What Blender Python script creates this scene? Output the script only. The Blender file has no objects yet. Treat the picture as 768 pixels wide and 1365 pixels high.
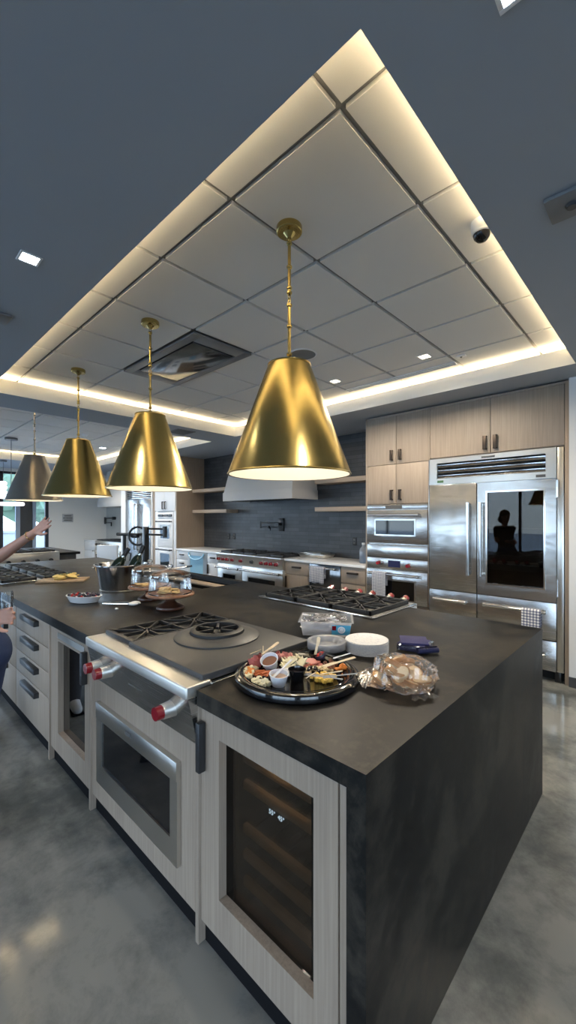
import bpy, bmesh, math, random
from mathutils import Vector, Matrix, noise
R = math.radians
rnd = random.Random(7)
SC = bpy.context.scene
COL = SC.collection
V = Vector

# ------------------------------------------------------------------ materials
MATS = {}
def nodemat(name):
    m = bpy.data.materials.new(name); m.use_nodes = True
    nt = m.node_tree; b = nt.nodes['Principled BSDF']
    MATS[name] = m
    return m, nt, b
def flat(name, col, rough=.5, metal=0., spec=.5, emit=None, es=0., coat=0., alpha=None, sss=0.):
    m, nt, b = nodemat(name)
    b.inputs['Base Color'].default_value = (*col, 1)
    b.inputs['Roughness'].default_value = rough
    b.inputs['Metallic'].default_value = metal
    b.inputs['Specular IOR Level'].default_value = spec
    b.inputs['Coat Weight'].default_value = coat
    if sss:
        b.inputs['Subsurface Weight'].default_value = sss
        b.inputs['Subsurface Radius'].default_value = (.01, .004, .002)
    if emit:
        b.inputs['Emission Color'].default_value = (*emit, 1)
        b.inputs['Emission Strength'].default_value = es
    return m
def coords(nt, scale=(1, 1, 1), rot=(0, 0, 0)):
    t = nt.nodes.new('ShaderNodeTexCoord'); mp = nt.nodes.new('ShaderNodeMapping')
    nt.links.new(t.outputs['Object'], mp.inputs['Vector'])
    mp.inputs['Scale'].default_value = scale; mp.inputs['Rotation'].default_value = rot
    return mp.outputs['Vector']
def noise_node(nt, vec, scale, detail=4, rough=.55, dist=0.):
    n = nt.nodes.new('ShaderNodeTexNoise'); nt.links.new(vec, n.inputs['Vector'])
    n.inputs['Scale'].default_value = scale; n.inputs['Detail'].default_value = detail
    n.inputs['Roughness'].default_value = rough; n.inputs['Distortion'].default_value = dist
    return n.outputs['Fac']
def ramp(nt, fac, stops):
    r = nt.nodes.new('ShaderNodeValToRGB'); nt.links.new(fac, r.inputs['Fac'])
    e = r.color_ramp.elements
    while len(e) < len(stops): e.new(.5)
    for k, (p, c) in reversed(list(enumerate(stops))):
        e[k].position = p; e[k].color = (*c, 1) if len(c) == 3 else c
    return r.outputs['Color']
def bump(nt, b, h, strength, dist=.01):
    n = nt.nodes.new('ShaderNodeBump'); nt.links.new(h, n.inputs['Height'])
    n.inputs['Strength'].default_value = strength; n.inputs['Distance'].default_value = dist
    nt.links.new(n.outputs['Normal'], b.inputs['Normal'])

def mk_wood(name, c0, c1, sc=(70, 70, 2.2), rough=.5):
    m, nt, b = nodemat(name)
    v = coords(nt, sc)
    f = noise_node(nt, v, 1, 5, .6)
    nt.links.new(ramp(nt, f, [(.3, c0), (.7, c1)]), b.inputs['Base Color'])
    b.inputs['Roughness'].default_value = rough
    bump(nt, b, f, .15, .002)
    return m
mk_wood('wood', (.265, .21, .165), (.36, .292, .225), (110, 110, 2.5))
mk_wood('wood_horizontal', (.33, .255, .19), (.42, .335, .255), (3, 130, 130))
mk_wood('wood_veneer_panel', (.28, .205, .145), (.35, .265, .195), (130, 130, 3))
mk_wood('dark_wood', (.05, .018, .010), (.11, .04, .02), (8, 8, 30), .3)
mk_wood('plate_wood', (.20, .085, .04), (.33, .15, .075), (6, 60, 6), .35)
mk_wood('board_wood', (.30, .20, .11), (.45, .31, .18), (3, 50, 50), .5)
mk_wood('pale_wood', (.62, .50, .33), (.75, .62, .43), (20, 90, 20), .55)

def mk_counter():
    m, nt, b = nodemat('counter')
    v = coords(nt)
    f1 = noise_node(nt, v, 2.6, 8, .62, .8)
    f2 = noise_node(nt, v, 22, 6, .7, .3)
    mx = nt.nodes.new('ShaderNodeMath'); mx.operation = 'MULTIPLY_ADD'
    nt.links.new(f2, mx.inputs[0]); mx.inputs[1].default_value = .35; nt.links.new(f1, mx.inputs[2])
    nt.links.new(ramp(nt, mx.outputs[0], [(.56, (.006, .0065, .0075)), (.66, (.012, .012, .0115)), (.79, (.042, .037, .030))]), b.inputs['Base Color'])
    nt.links.new(ramp(nt, mx.outputs[0], [(.4, (.30,)*3), (.85, (.45,)*3)]), b.inputs['Roughness'])
    b.inputs['Specular IOR Level'].default_value = .13
mk_counter()

def mk_floor():
    m, nt, b = nodemat('polished_concrete')
    v = coords(nt)
    f1 = noise_node(nt, v, 1.1, 8, .6, .35)
    f2 = noise_node(nt, v, 5.5, 8, .7, .2)
    f3 = noise_node(nt, v, .45, 3, .5, 2.)
    a = nt.nodes.new('ShaderNodeMath'); a.operation = 'MULTIPLY_ADD'
    nt.links.new(f2, a.inputs[0]); a.inputs[1].default_value = .5; nt.links.new(f1, a.inputs[2])
    nt.links.new(ramp(nt, a.outputs[0], [(.52, (.070, .077, .076)), (.68, (.12, .13, .126)), (.84, (.23, .235, .22))]), b.inputs['Base Color'])
    nt.links.new(ramp(nt, f3, [(.35, (.07,)*3), (.65, (.20,)*3)]), b.inputs['Roughness'])
    b.inputs['Specular IOR Level'].default_value = .6
    bump(nt, b, f1, .08, .02)
mk_floor()

def mk_metal(name, col, rough, streak=(3, 3, 240), wav=0., amp=.08, aniso=0.):
    m, nt, b = nodemat(name)
    if amp < .02: streak = (6, 6, 6)
    v = coords(nt, streak)
    f = noise_node(nt, v, 1, 3, .6)
    b.inputs['Base Color'].default_value = (*col, 1); b.inputs['Metallic'].default_value = 1
    b.inputs['Roughness'].default_value = rough
    if amp >= .02: nt.links.new(ramp(nt, f, [(.3, (max(.02, rough-amp),)*3), (.7, (rough+amp,)*3)]), b.inputs['Roughness'])
    b.inputs['Anisotropic'].default_value = aniso
    if wav:
        w = noise_node(nt, coords(nt, (1.2, 1.2, 2.6)), 1.6, 2, .5, .5)
        bump(nt, b, w, wav, .05)
mk_metal('steel', (.62, .60, .57), .20, (3, 3, 700), .10, .03)
mk_metal('steel_appliance', (.52, .51, .495), .25, (3, 3, 700), .14, .03)
mk_metal('steel_bright', (.75, .74, .72), .15, (3, 3, 700), 0, .01)
mk_metal('steel_satin', (.82, .79, .73), .40, (3, 3, 250), 0, .015)
mk_metal('steel_front', (.66, .64, .60), .28, (3, 3, 250), .015, .012)
mk_metal('brass', (.54, .41, .15), .24, (5, 5, 900), 0, .03, .3)
mk_metal('nickel', (.55, .49, .41), .27, (5, 5, 900), 0, .01, .3)
mk_metal('brass_dark', (.50, .36, .13), .25)
flat('white_enamel', (.85, .82, .74), .45)
flat('soffit_paint', (.335, .37, .41), .75)  # blue daylight cast and shade are put into the soffit's colour
flat('white_paint', (.72, .72, .70), .7)
flat('fascia_paint', (.78, .77, .73), .7)
flat('ceiling_panel', (.74, .73, .70), .8)
flat('grid_metal', (.22, .22, .215), .6)
flat('warm_led', (.9, .8, .6), .5, emit=(1, .80, .50), es=6)
flat('downlight_glow', (1, 1, 1), .5, emit=(.85, .92, 1), es=22)
flat('bulb', (1, 1, 1), .5, emit=(1, .86, .62), es=5)
flat('lamp_white', (1, 1, 1), .5, emit=(.95, .95, 1), es=1.3)
flat('red', (.22, .006, .012), .25, coat=.5)
flat('black', (.012, .012, .013), .35)
flat('black_matte', (.008, .008, .009), .8, spec=.1)
flat('cast_iron', (.02, .02, .021), .5)
flat('griddle', (.045, .046, .048), .42)
flat('dark_cavity', (.008, .008, .008), .8)
flat('bronze', (.045, .032, .024), .4, metal=.6)
flat('gunmetal', (.05, .052, .056), .35, metal=.5)
flat('black_glass', (.004, .004, .005), .04, spec=.6)
flat('oven_glass', (.03, .04, .045), .03, spec=.8)
flat('charcoal', (.05, .052, .056), .5)
flat('white_plastic', (.80, .80, .80), .35)
flat('grey_plastic', (.17, .175, .18), .5)
flat('white_lacquer', (.72, .72, .72), .35)
flat('quartz', (.80, .80, .80), .18)
flat('ceramic', (.82, .82, .83), .12, coat=.4)
flat('navy', (.035, .035, .13), .8)
flat('navy_dark', (.018, .02, .075), .8)
flat('cooler_reflection', (.30, .55, .72), .15, spec=.6)  # blue reflection in the cooler door, painted as its colour
flat('display', (.01, .01, .01), .2, emit=(.65, .85, 1), es=.5)
flat('display_dim', (.01, .01, .03), .2, emit=(.10, .12, .5), es=.05)
flat('led_green', (.02, .04, .02), .3, emit=(.15, .3, .1), es=.3)
flat('bread_crust', (.50, .26, .10), .7)
flat('bread_crumb', (.80, .62, .38), .8)
flat('salami', (.38, .09, .075), .45)
flat('ham', (.55, .20, .17), .45)
flat('cheese_white', (.82, .75, .52), .5)
flat('cheese_yellow', (.85, .55, .10), .45)
flat('apricot', (.75, .24, .03), .4)
flat('pepper_orange', (.50, .12, .03), .45)
flat('olive', (.025, .018, .022), .2)
flat('nut', (.20, .075, .035), .5)
flat('berry_red', (.35, .02, .02), .25)
flat('berry_dark', (.02, .015, .035), .3)
flat('cracker', (.75, .60, .36), .7)
flat('cookie', (.62, .43, .20), .8)
flat('omelette', (.80, .60, .20), .6)
flat('dip', (.55, .40, .30), .4)
flat('skin', (.50, .27, .20), .5, sss=.15)
flat('denim', (.015, .03, .085), .9)
flat('shirt_black', (.02, .02, .022), .9)
flat('shirt_blue', (.10, .14, .22), .9)
flat('trousers_grey', (.07, .07, .08), .9)
flat('hair', (.06, .035, .02), .6)
flat('shoe_black', (.01, .01, .01), .4)
flat('shoe_white', (.7, .72, .75), .5)
flat('eye_white', (.8, .8, .8), .2)
flat('lips', (.40, .12, .11), .4)
flat('sticker_blue', (.10, .42, .62), .4)
flat('leaf', (.15, .22, .14), .8)
flat('bark', (.08, .05, .03), .9)
flat('paving', (.42, .42, .40), .9)
flat('stone_wall', (.40, .38, .35), .9)
flat('frame_dark', (.02, .025, .035), .5)
flat('frame_blue', (.30, .36, .46), .5)
flat('gold', (.8, .5, .2), .25, metal=1)
flat('wine_shelf', (.50, .36, .20), .5)
flat('bottle_glass', (.01, .02, .012), .08, spec=.6)
flat('plate_edge', (.55, .58, .66), .6)
flat('plate_white', (.78, .79, .80), .55)
flat('ice', (.75, .82, .88), .15)
flat('print_grey', (.08, .08, .08), .6)
flat('sign_grey', (.42, .43, .44), .4, metal=.3)

def mk_glass(name, tint=(1, 1, 1), gain=1., base=.03, rough=.01, colr=(1, 1, 1)):
    m = bpy.data.materials.new(name); m.use_nodes = True; nt = m.node_tree
    nt.nodes.clear()
    o = nt.nodes.new('ShaderNodeOutputMaterial'); t = nt.nodes.new('ShaderNodeBsdfTransparent')
    g = nt.nodes.new('ShaderNodeBsdfGlossy'); mx = nt.nodes.new('ShaderNodeMixShader')
    fr = nt.nodes.new('ShaderNodeFresnel'); fr.inputs['IOR'].default_value = 1.5
    ma = nt.nodes.new('ShaderNodeMath'); ma.operation = 'MULTIPLY_ADD'; ma.use_clamp = True
    nt.links.new(fr.outputs[0], ma.inputs[0]); ma.inputs[1].default_value = gain; ma.inputs[2].default_value = base
    t.inputs[0].default_value = (*tint, 1); g.inputs['Color'].default_value = (*colr, 1); g.inputs['Roughness'].default_value = rough
    nt.links.new(ma.outputs[0], mx.inputs[0]); nt.links.new(t.outputs[0], mx.inputs[1]); nt.links.new(g.outputs[0], mx.inputs[2])
    nt.links.new(mx.outputs[0], o.inputs[0]); MATS[name] = m
mk_glass('glass', (.97, .985, .99), .75, .0)
mk_glass('window_glass', (.90, .96, 1), .8, 0)
mk_glass('tinted_glass', (.52, .47, .42), .6, .0)
mk_glass('smoke_glass', (.30, .34, .36), 1.4, .02)
def mk_frost(name, op, gain=1., col=(.8, .82, .86)):
    mk_glass(name, (.98, .98, .99), gain, .01, .10)
    m = MATS[name]; nt = m.node_tree; out = [n for n in nt.nodes if n.type == 'OUTPUT_MATERIAL'][0]
    src = out.inputs[0].links[0].from_socket
    d = nt.nodes.new('ShaderNodeBsdfDiffuse'); d.inputs[0].default_value = (*col, 1)
    tr = nt.nodes.new('ShaderNodeBsdfTranslucent'); tr.inputs[0].default_value = (*col, 1)
    ad = nt.nodes.new('ShaderNodeMixShader'); nt.links.new(d.outputs[0], ad.inputs[1]); nt.links.new(tr.outputs[0], ad.inputs[2])
    mx = nt.nodes.new('ShaderNodeMixShader'); mx.inputs[0].default_value = op
    nt.links.new(src, mx.inputs[1]); nt.links.new(ad.outputs[0], mx.inputs[2]); nt.links.new(mx.outputs[0], out.inputs[0])
mk_frost('film', .05, 1.3)
mk_frost('clear_plastic', .34, 1.2)

def mk_tile():
    m, nt, b = nodemat('dark_tile')
    t = nt.nodes.new('ShaderNodeTexCoord'); s = nt.nodes.new('ShaderNodeSeparateXYZ'); c = nt.nodes.new('ShaderNodeCombineXYZ')
    nt.links.new(t.outputs['Object'], s.inputs[0]); nt.links.new(s.outputs['X'], c.inputs['X']); nt.links.new(s.outputs['Z'], c.inputs['Y'])
    br = nt.nodes.new('ShaderNodeTexBrick'); nt.links.new(c.outputs[0], br.inputs['Vector'])
    br.inputs['Scale'].default_value = 1; br.inputs['Brick Width'].default_value = .42; br.inputs['Row Height'].default_value = .062
    br.inputs['Mortar Size'].default_value = .0035; br.inputs['Mortar Smooth'].default_value = .3
    br.inputs['Color1'].default_value = (.026, .028, .032, 1); br.inputs['Color2'].default_value = (.054, .056, .060, 1)
    br.inputs['Mortar'].default_value = (.014, .014, .015, 1)
    f = noise_node(nt, coords(nt), 6, 5)
    mx = nt.nodes.new('ShaderNodeMix'); mx.data_type = 'RGBA'; mx.blend_type = 'MULTIPLY'; mx.inputs[0].default_value = .6
    nt.links.new(br.outputs['Color'], mx.inputs[6]); nt.links.new(ramp(nt, f, [(.3, (.6,)*3), (.7, (1.2,)*3)]), mx.inputs[7])
    nt.links.new(mx.outputs[2], b.inputs['Base Color']); b.inputs['Roughness'].default_value = .38
    bump(nt, b, br.outputs['Fac'], -.5, .004)
mk_tile()

def mk_gingham(name, dark=(.04, .05, .12), sc=55):
    m, nt, b = nodemat(name)
    v = coords(nt); s = nt.nodes.new('ShaderNodeSeparateXYZ'); nt.links.new(v, s.inputs[0])
    outs = []
    for ax in ('X', 'Z'):
        a = nt.nodes.new('ShaderNodeMath'); a.operation = 'MULTIPLY'; nt.links.new(s.outputs[ax], a.inputs[0]); a.inputs[1].default_value = sc
        fr = nt.nodes.new('ShaderNodeMath'); fr.operation = 'FRACT'; nt.links.new(a.outputs[0], fr.inputs[0])
        g = nt.nodes.new('ShaderNodeMath'); g.operation = 'GREATER_THAN'; nt.links.new(fr.outputs[0], g.inputs[0]); g.inputs[1].default_value = .62
        outs.append(g.outputs[0])
    ad = nt.nodes.new('ShaderNodeMath'); ad.operation = 'ADD'; nt.links.new(outs[0], ad.inputs[0]); nt.links.new(outs[1], ad.inputs[1])
    h = nt.nodes.new('ShaderNodeMath'); h.operation = 'MULTIPLY'; nt.links.new(ad.outputs[0], h.inputs[0]); h.inputs[1].default_value = .5
    nt.links.new(ramp(nt, h.outputs[0], [(0, (.78, .78, .78)), (.5, (.22, .24, .32)), (1, dark)]), b.inputs['Base Color'])
    b.inputs['Roughness'].default_value = .9
mk_gingham('gingham')
mk_gingham('gingham_large', (.05, .06, .14), 38)

# ------------------------------------------------------------------ mesh builder
class MB:
    def __init__(s): s.bm = bmesh.new()
    def box(s, x0, x1, y0, y1, z0, z1, bev=0., rot=None, piv=None, seg=2):
        x0, x1 = sorted((x0, x1)); y0, y1 = sorted((y0, y1)); z0, z1 = sorted((z0, z1))
        r = bmesh.ops.create_cube(s.bm, size=1)
        vs = r['verts']
        for v in vs:
            v.co = V((x0+(v.co.x+.5)*(x1-x0), y0+(v.co.y+.5)*(y1-y0), z0+(v.co.z+.5)*(z1-z0)))
        if bev:
            ed = list({e for v in vs for e in v.link_edges})
            q = bmesh.ops.bevel(s.bm, geom=ed, offset=bev, segments=seg, affect='EDGES', profile=.5)
            vs = list({v for f in q['faces'] for v in f.verts} | {v for v in vs if v.is_valid})
        if rot is not None:
            p = V(piv) if piv else V(((x0+x1)/2, (y0+y1)/2, (z0+z1)/2))
            bmesh.ops.rotate(s.bm, verts=vs, cent=p, matrix=rot)
        return s
    def cone(s, p0, p1, r0, r1=None, seg=24, caps=True):
        if r1 is None: r1 = r0
        p0 = V(p0); p1 = V(p1); d = (p1-p0)
        if d.length < 1e-7: return s
        q = V((0, 0, 1)).rotation_difference(d.normalized()).to_matrix()
        A = []; B = []
        for k in range(seg):
            a = 2*math.pi*k/seg; u = V((math.cos(a), math.sin(a), 0))
            A.append(s.bm.verts.new(p0+q@(u*r0))); B.append(s.bm.verts.new(p1+q@(u*r1)))
        for k in range(seg):
            s.bm.faces.new((A[k], A[(k+1) % seg], B[(k+1) % seg], B[k]))
        if caps:
            s.bm.faces.new(A[::-1]); s.bm.faces.new(B)
        return s
    def lathe(s, prof, c=(0, 0, 0), seg=32, sx=1., sy=1., close=False):
        c = V(c); rings = []
        for r, z in prof:
            if r < 1e-6: rings.append([s.bm.verts.new(c+V((0, 0, z)))])
            else: rings.append([s.bm.verts.new(c+V((r*sx*math.cos(2*math.pi*k/seg), r*sy*math.sin(2*math.pi*k/seg), z))) for k in range(seg)])
        n = len(rings)
        for i in range(n if close else n-1):
            a = rings[i]; b = rings[(i+1) % n]
            for k in range(seg):
                k2 = (k+1) % seg
                if len(a) == 1 and len(b) == 1: continue
                if len(a) == 1: s.bm.faces.new((a[0], b[k2], b[k]))
                elif len(b) == 1: s.bm.faces.new((a[k], a[k2], b[0]))
                else: s.bm.faces.new((a[k], a[k2], b[k2], b[k]))
        return s
    def tube(s, pts, r, seg=10, closed=False):
        pts = [V(p) for p in pts]; n = len(pts); rings = []
        up = V((0, 0, 1))
        for i, p in enumerate(pts):
            a = pts[i-1] if (i > 0 or closed) else p; b = pts[(i+1) % n] if (i < n-1 or closed) else p
            t = (b-a).normalized()
            q = up.rotation_difference(t).to_matrix() if i == 0 else q_prev_t.rotation_difference(t).to_matrix() @ q
            q_prev_t = t
            rr = r[i] if isinstance(r, (list, tuple)) else r
            rings.append([s.bm.verts.new(p+q@V((rr*math.cos(2*math.pi*k/seg), rr*math.sin(2*math.pi*k/seg), 0))) for k in range(seg)])
        for i in range(n if closed else n-1):
            a = rings[i]; b = rings[(i+1) % n]
            for k in range(seg): s.bm.faces.new((a[k], a[(k+1) % seg], b[(k+1) % seg], b[k]))
        if not closed:
            s.bm.faces.new(rings[0][::-1]); s.bm.faces.new(rings[-1])
        return s
    def ball(s, c, r, sub=2, jit=0., rot=None):
        if not isinstance(r, (tuple, list)): r = (r, r, r)
        q = bmesh.ops.create_icosphere(s.bm, subdivisions=sub, radius=1)
        off = V((rnd.random()*50, rnd.random()*50, 0))
        for v in q['verts']:
            k = 1+jit*noise.noise(v.co*1.7+off)
            p = V((v.co.x*r[0]*k, v.co.y*r[1]*k, v.co.z*r[2]*k))
            if rot is not None: p = rot@p
            v.co = p+V(c)
        return s
    def poly(s, pts, h=None, d=(0, 0, 1)):
        """prism from a polygon, extruded by h along d"""
        a = [s.bm.verts.new(V(p)) for p in pts]
        if h is None: s.bm.faces.new(a); return s
        b = [s.bm.verts.new(V(p)+V(d)*h) for p in pts]
        n = len(a)
        s.bm.faces.new(a[::-1]); s.bm.faces.new(b)
        for k in range(n): s.bm.faces.new((a[k], a[(k+1) % n], b[(k+1) % n], b[k]))
        return s
    def frame(s, x0, x1, z0, z1, hx0, hx1, hz0, hz1, y0, y1, bev=0.):
        """rectangular frame in an XZ plane, one ring with a real opening"""
        O = [(x0, z0), (x1, z0), (x1, z1), (x0, z1)]; I = [(hx0, hz0), (hx1, hz0), (hx1, hz1), (hx0, hz1)]
        vs = [[s.bm.verts.new(V((p[0], y, p[1]))) for p in ps] for y in (y0, y1) for ps in (O, I)]
        fo, fi, bo, bi = vs
        for k in range(4):
            j = (k+1) % 4
            s.bm.faces.new((fo[k], fo[j], fi[j], fi[k])); s.bm.faces.new((bo[j], bo[k], bi[k], bi[j]))
            s.bm.faces.new((fo[j], fo[k], bo[k], bo[j])); s.bm.faces.new((fi[k], fi[j], bi[j], bi[k]))
        return s
    def build(s, name, mat, parent=None, ang=35, label=None, world=True, smooth=True):
        me = bpy.data.meshes.new(name)
        if parent is not None and world:
            L = wloc(parent); bmesh.ops.translate(s.bm, verts=s.bm.verts, vec=-L)
        bmesh.ops.recalc_face_normals(s.bm, faces=s.bm.faces)
        s.bm.to_mesh(me); s.bm.free()
        if smooth:
            me.shade_smooth(); me.set_sharp_from_angle(angle=R(ang))
        me.materials.append(MATS[mat] if isinstance(mat, str) else mat)
        o = bpy.data.objects.new(name, me); COL.objects.link(o)
        if parent is not None: o.parent = parent
        if label: o['label'] = label
        return o
def wloc(o):
    L = V((0, 0, 0))
    while o is not None: L = L+o.location; o = o.parent
    return L
def thing(name, label, cat, loc, group=None):
    o = bpy.data.objects.new(name, None); COL.objects.link(o); o.location = loc; o.empty_display_size = .05
    o['label'] = label; o['category'] = cat
    if group: o['group'] = group
    return o
def tag(o, label, cat, group=None, kind=None):
    o['label'] = label; o['category'] = cat
    if group: o['group'] = group
    if kind: o['kind'] = kind
    return o
def struct(name, mb, mat, parent=None):
    o = mb.build(name, mat, parent)
    if parent is None: o['kind'] = 'structure'
    return o
def recenter(o):
    """move a mesh thing's origin to the base of its mesh"""
    me = o.data; xs = [v.co for v in me.vertices]
    c = V((sum(p.x for p in xs)/len(xs), sum(p.y for p in xs)/len(xs), min(p.z for p in xs)))
    me.transform(Matrix.Translation(-c)); o.location = o.location+c
    return o
def clone(o, loc=None, rot=None, label=None, group=None, parent=None):
    c = o.copy(); COL.objects.link(c)
    if parent is not None: c.parent = parent
    if loc is not None: c.location = loc
    if rot is not None: c.rotation_euler = rot
    if label: c['label'] = label
    if group: c['group'] = group
    for ch in list(o.children): clone(ch, parent=c)
    return c
def text(name, s, size, M, mat, parent, depth=.0005):
    cu = bpy.data.curves.new(name, 'FONT'); cu.body = s; cu.size = size; cu.extrude = depth; cu.align_x = 'CENTER'; cu.align_y = 'CENTER'
    tmp = bpy.data.objects.new(name+'_t', cu); COL.objects.link(tmp)
    bpy.context.view_layer.update()
    me = bpy.data.meshes.new_from_object(tmp.evaluated_get(bpy.context.evaluated_depsgraph_get()))
    bpy.data.objects.remove(tmp)
    me.transform(Matrix.Translation(-wloc(parent))@M); me.materials.clear(); me.materials.append(MATS[mat])
    o = bpy.data.objects.new(name, me); COL.objects.link(o); o.parent = parent
    return o
FRONT = Matrix.Rotation(R(90), 4, 'X')          # lettering that faces -Y
def arealight(name, loc, sx, sy, power, col, rot=(0, 0, 0), spread=None):
    L = bpy.data.lights.new(name, 'AREA'); L.shape = 'RECTANGLE'; L.size = sx; L.size_y = sy; L.energy = power; L.color = col
    if spread: L.spread = spread
    o = bpy.data.objects.new(name, L); COL.objects.link(o); o.location = loc; o.rotation_euler = rot
    return o
def lamp(name, kind, loc, power, col, **k):
    L = bpy.data.lights.new(name, kind); L.energy = power; L.color = col
    for a, b in k.items(): setattr(L, a, b)
    o = bpy.data.objects.new(name, L); COL.objects.link(o); o.location = loc
    return o
# ------------------------------------------------------------------ room shell
X0, X1, Y0, Y1 = -12.3, 5.0, -5.5, 5.2
ZS, ZC = 2.80, 2.98
T1 = (-4.98, -.595, .905, 4.075); T2 = (-10.5, -5.60, .905, 4.075)
struct('floor', MB().box(X0-.2, X1+.2, Y0-.2, Y1+.2, -.1, 0), 'polished_concrete')
m = MB()
for b in ((X0, X1, Y0, T1[2]), (X0, X1, T1[3], Y1), (X0, T2[0], T1[2], T1[3]), (T2[1], T1[0], T1[2], T1[3]), (T1[1], X1, T1[2], T1[3])):
    m.box(b[0], b[1], b[2], b[3], ZS, ZS+.02)
struct('ceiling_soffit', m, 'soffit_paint')['kind'] = 'structure'
def tray(n, T, gx, gy, lx, ly, cut=None):
    x0, x1, y0, y1 = T; w = .02; e = .16
    m = MB()
    m.box(x0-w, x0, y0-w, y1+w, ZS+.0205, 2.94).box(x1, x1+w, y0-w, y1+w, ZS+.0205, 2.94).box(x0, x1, y0-w, y0, ZS+.0205, 2.94).box(x0, x1, y1, y1+w, ZS+.0205, 2.94)
    k = .0006
    m.box(x0, x0+k, y0, y1, ZS+.0002, 2.94).box(x1-k, x1, y0, y1, ZS+.0002, 2.94).box(x0+k, x1-k, y0, y0+k, ZS+.0002, 2.94).box(x0+k, x1-k, y1-k, y1, ZS+.0002, 2.94)
    struct('trim_%d' % n, m, 'fascia_paint')
    m = MB()
    m.box(x0-e-w, x0-e, y0-e-w, y1+e+w, ZS+.02, ZC+.03).box(x1+e, x1+e+w, y0-e-w, y1+e+w, ZS+.02, ZC+.03)
    m.box(x0-e, x1+e, y0-e-w, y0-e, ZS+.02, ZC+.03).box(x0-e, x1+e, y1+e, y1+e+w, ZS+.02, ZC+.03)
    struct('trim_%d' % (n+1), m, 'fascia_paint')
    xs = [x0-e]+[v for v in sorted(gx) if x0-e < v < x1+e]+[x1+e]; ys = [y0-e]+[v for v in gy if y0-e < v < y1+e]+[y1+e]
    g = .013; m = MB()
    for i in range(len(xs)-1):
        for j in range(len(ys)-1):
            if cut and cut(.5*(xs[i]+xs[i+1]), .5*(ys[j]+ys[j+1])): continue
            m.box(xs[i]+g, xs[i+1]-g, ys[j]+g, ys[j+1]-g, ZC, ZC+.020)
    struct('ceiling_panels_%d' % n, m, 'ceiling_panel')['kind'] = 'structure'
    struct('trim_%d' % (n+2), MB().box(x0-e, x1+e, y0-e, y1+e, ZC+.019, ZC+.03), 'grid_metal')
    # LED strips lying in the cove behind the lip
    warm = (1, .78, .47); P = 5
    q = R(180-38)
    for (cx, cy, sx, sy, ro) in (((x0+x1)/2, y0-.06, x1-x0, .02, (q, 0, 0)), ((x0+x1)/2, y1+.06, x1-x0, .02, (-q, 0, 0)), (x0-.06, (y0+y1)/2, .02, y1-y0, (0, -q, 0)), (x1+.06, (y0+y1)/2, .02, y1-y0, (0, q, 0))):
        arealight('cove_light', (cx, cy, 2.932), sx, sy, P*max(sx, sy), warm, ro)
gx = [-.863-.615*k for k in range(8)]; gy = [1.185+.615*k for k in range(5)]
tray(1, T1, gx, gy, 0, 0, lambda x, y: (-3.938 < x < -2.708 and 1.80 < y < 2.415))
tray(4, T2, [-5.9-.615*k for k in range(8)], gy, 0, 0)

# walls
struct('wall_back', MB().box(X0, X1, Y1, Y1+.15, 0, 3.2), 'white_paint')
struct('wall_right', MB().box(-.70, X1, 4.45, Y1, 0, ZS), 'white_paint')
struct('baseboard_right', MB().box(-.70, X1, 4.438, 4.45, 0, .09), 'charcoal')
struct('wall_kitchen', MB().box(-7.36, -2.87, 5.16, 5.2, 0, ZS), 'dark_tile')
struct('wall_left', MB().box(X0-.15, X0, 3.60, Y1, 0, 3.2), 'white_paint')
# window wall on the left (plane x = -12.3)
m = MB().box(X0-.15, X0, Y0, 3.60, 2.72, 3.2).box(X0-.15, X0, Y0, -4.6, 0, 2.72)
struct('wall_left_header', m, 'white_paint')['kind'] = 'structure'
m = MB()
yy = [-4.6, -3.3, -2.0, -.7, .5, 1.55, 2.53]
for y in yy: m.box(X0-.1, X0-.02, y-.04, y+.04, 0, 2.72)
m.box(X0-.1, X0-.02, -4.6, 3.6, 2.66, 2.72).box(X0-.1, X0-.02, -4.6, 3.6, 0, .08).box(X0-.1, X0-.02, 3.52, 3.6, 0, 2.66)
struct('window_1', m, 'frame_dark')
struct('window_2', MB().box(X0-.08, X0-.02, 2.84, 2.94, .08, 2.66).box(X0-.08, X0-.02, 3.225, 3.30, .08, 2.66), 'frame_blue')
struct('window_3', MB().box(X0-.065, X0-.055, -4.6, 3.52, .08, 2.66), 'window_glass')
# dark door leaf between two lighter jambs
struct('door_1', MB().box(X0-.10, X0-.045, 2.94, 3.225, .08, 2.2, .004), 'charcoal')
# window wall behind the viewer (y = -5.5) and on the right (x = 5)
m = MB().box(X0, X1, Y0-.15, Y0, 2.62, 3.2).box(X0, -11.8, Y0-.15, Y0, 0, 2.62).box(4.4, X1, Y0-.15, Y0, 0, 2.62).box(-2.4, -.9, Y0-.15, Y0, 0, 2.62)
struct('wall_front', m, 'white_paint')
m = MB()
for a, b, n in ((-11.8, -2.4, 8), (-.9, 4.4, 4)):
    for k in range(n+1):
        x = a+(b-a)*k/n; m.box(x-.035, x+.035, Y0-.1, Y0-.02, 0, 2.62)
    m.box(a, b, Y0-.1, Y0-.02, 2.55, 2.62).box(a, b, Y0-.1, Y0-.02, 0, .12)
struct('window_4', m, 'frame_dark')
struct('window_5', MB().box(-11.8, -2.4, Y0-.065, Y0-.055, .1, 2.6).box(-.9, 4.4, Y0-.065, Y0-.055, .1, 2.6), 'window_glass')
m = MB().box(X1, X1+.15, Y0, Y1, 2.62, 3.2).box(X1, X1+.15, 3.4, Y1, 0, 2.62).box(X1, X1+.15, Y0, -4.4, 0, 2.62)
m.box(X1, X1+.15, -.2, 3.4, 0, 2.62)  # unseen solid stretch added to keep window light off the island end
struct('wall_side', m, 'white_paint')
m = MB()
for k in range(7):
    y = -4.4+7.8*k/6; m.box(X1+.02, X1+.1, y-.035, y+.035, 0, 2.62)
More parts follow.
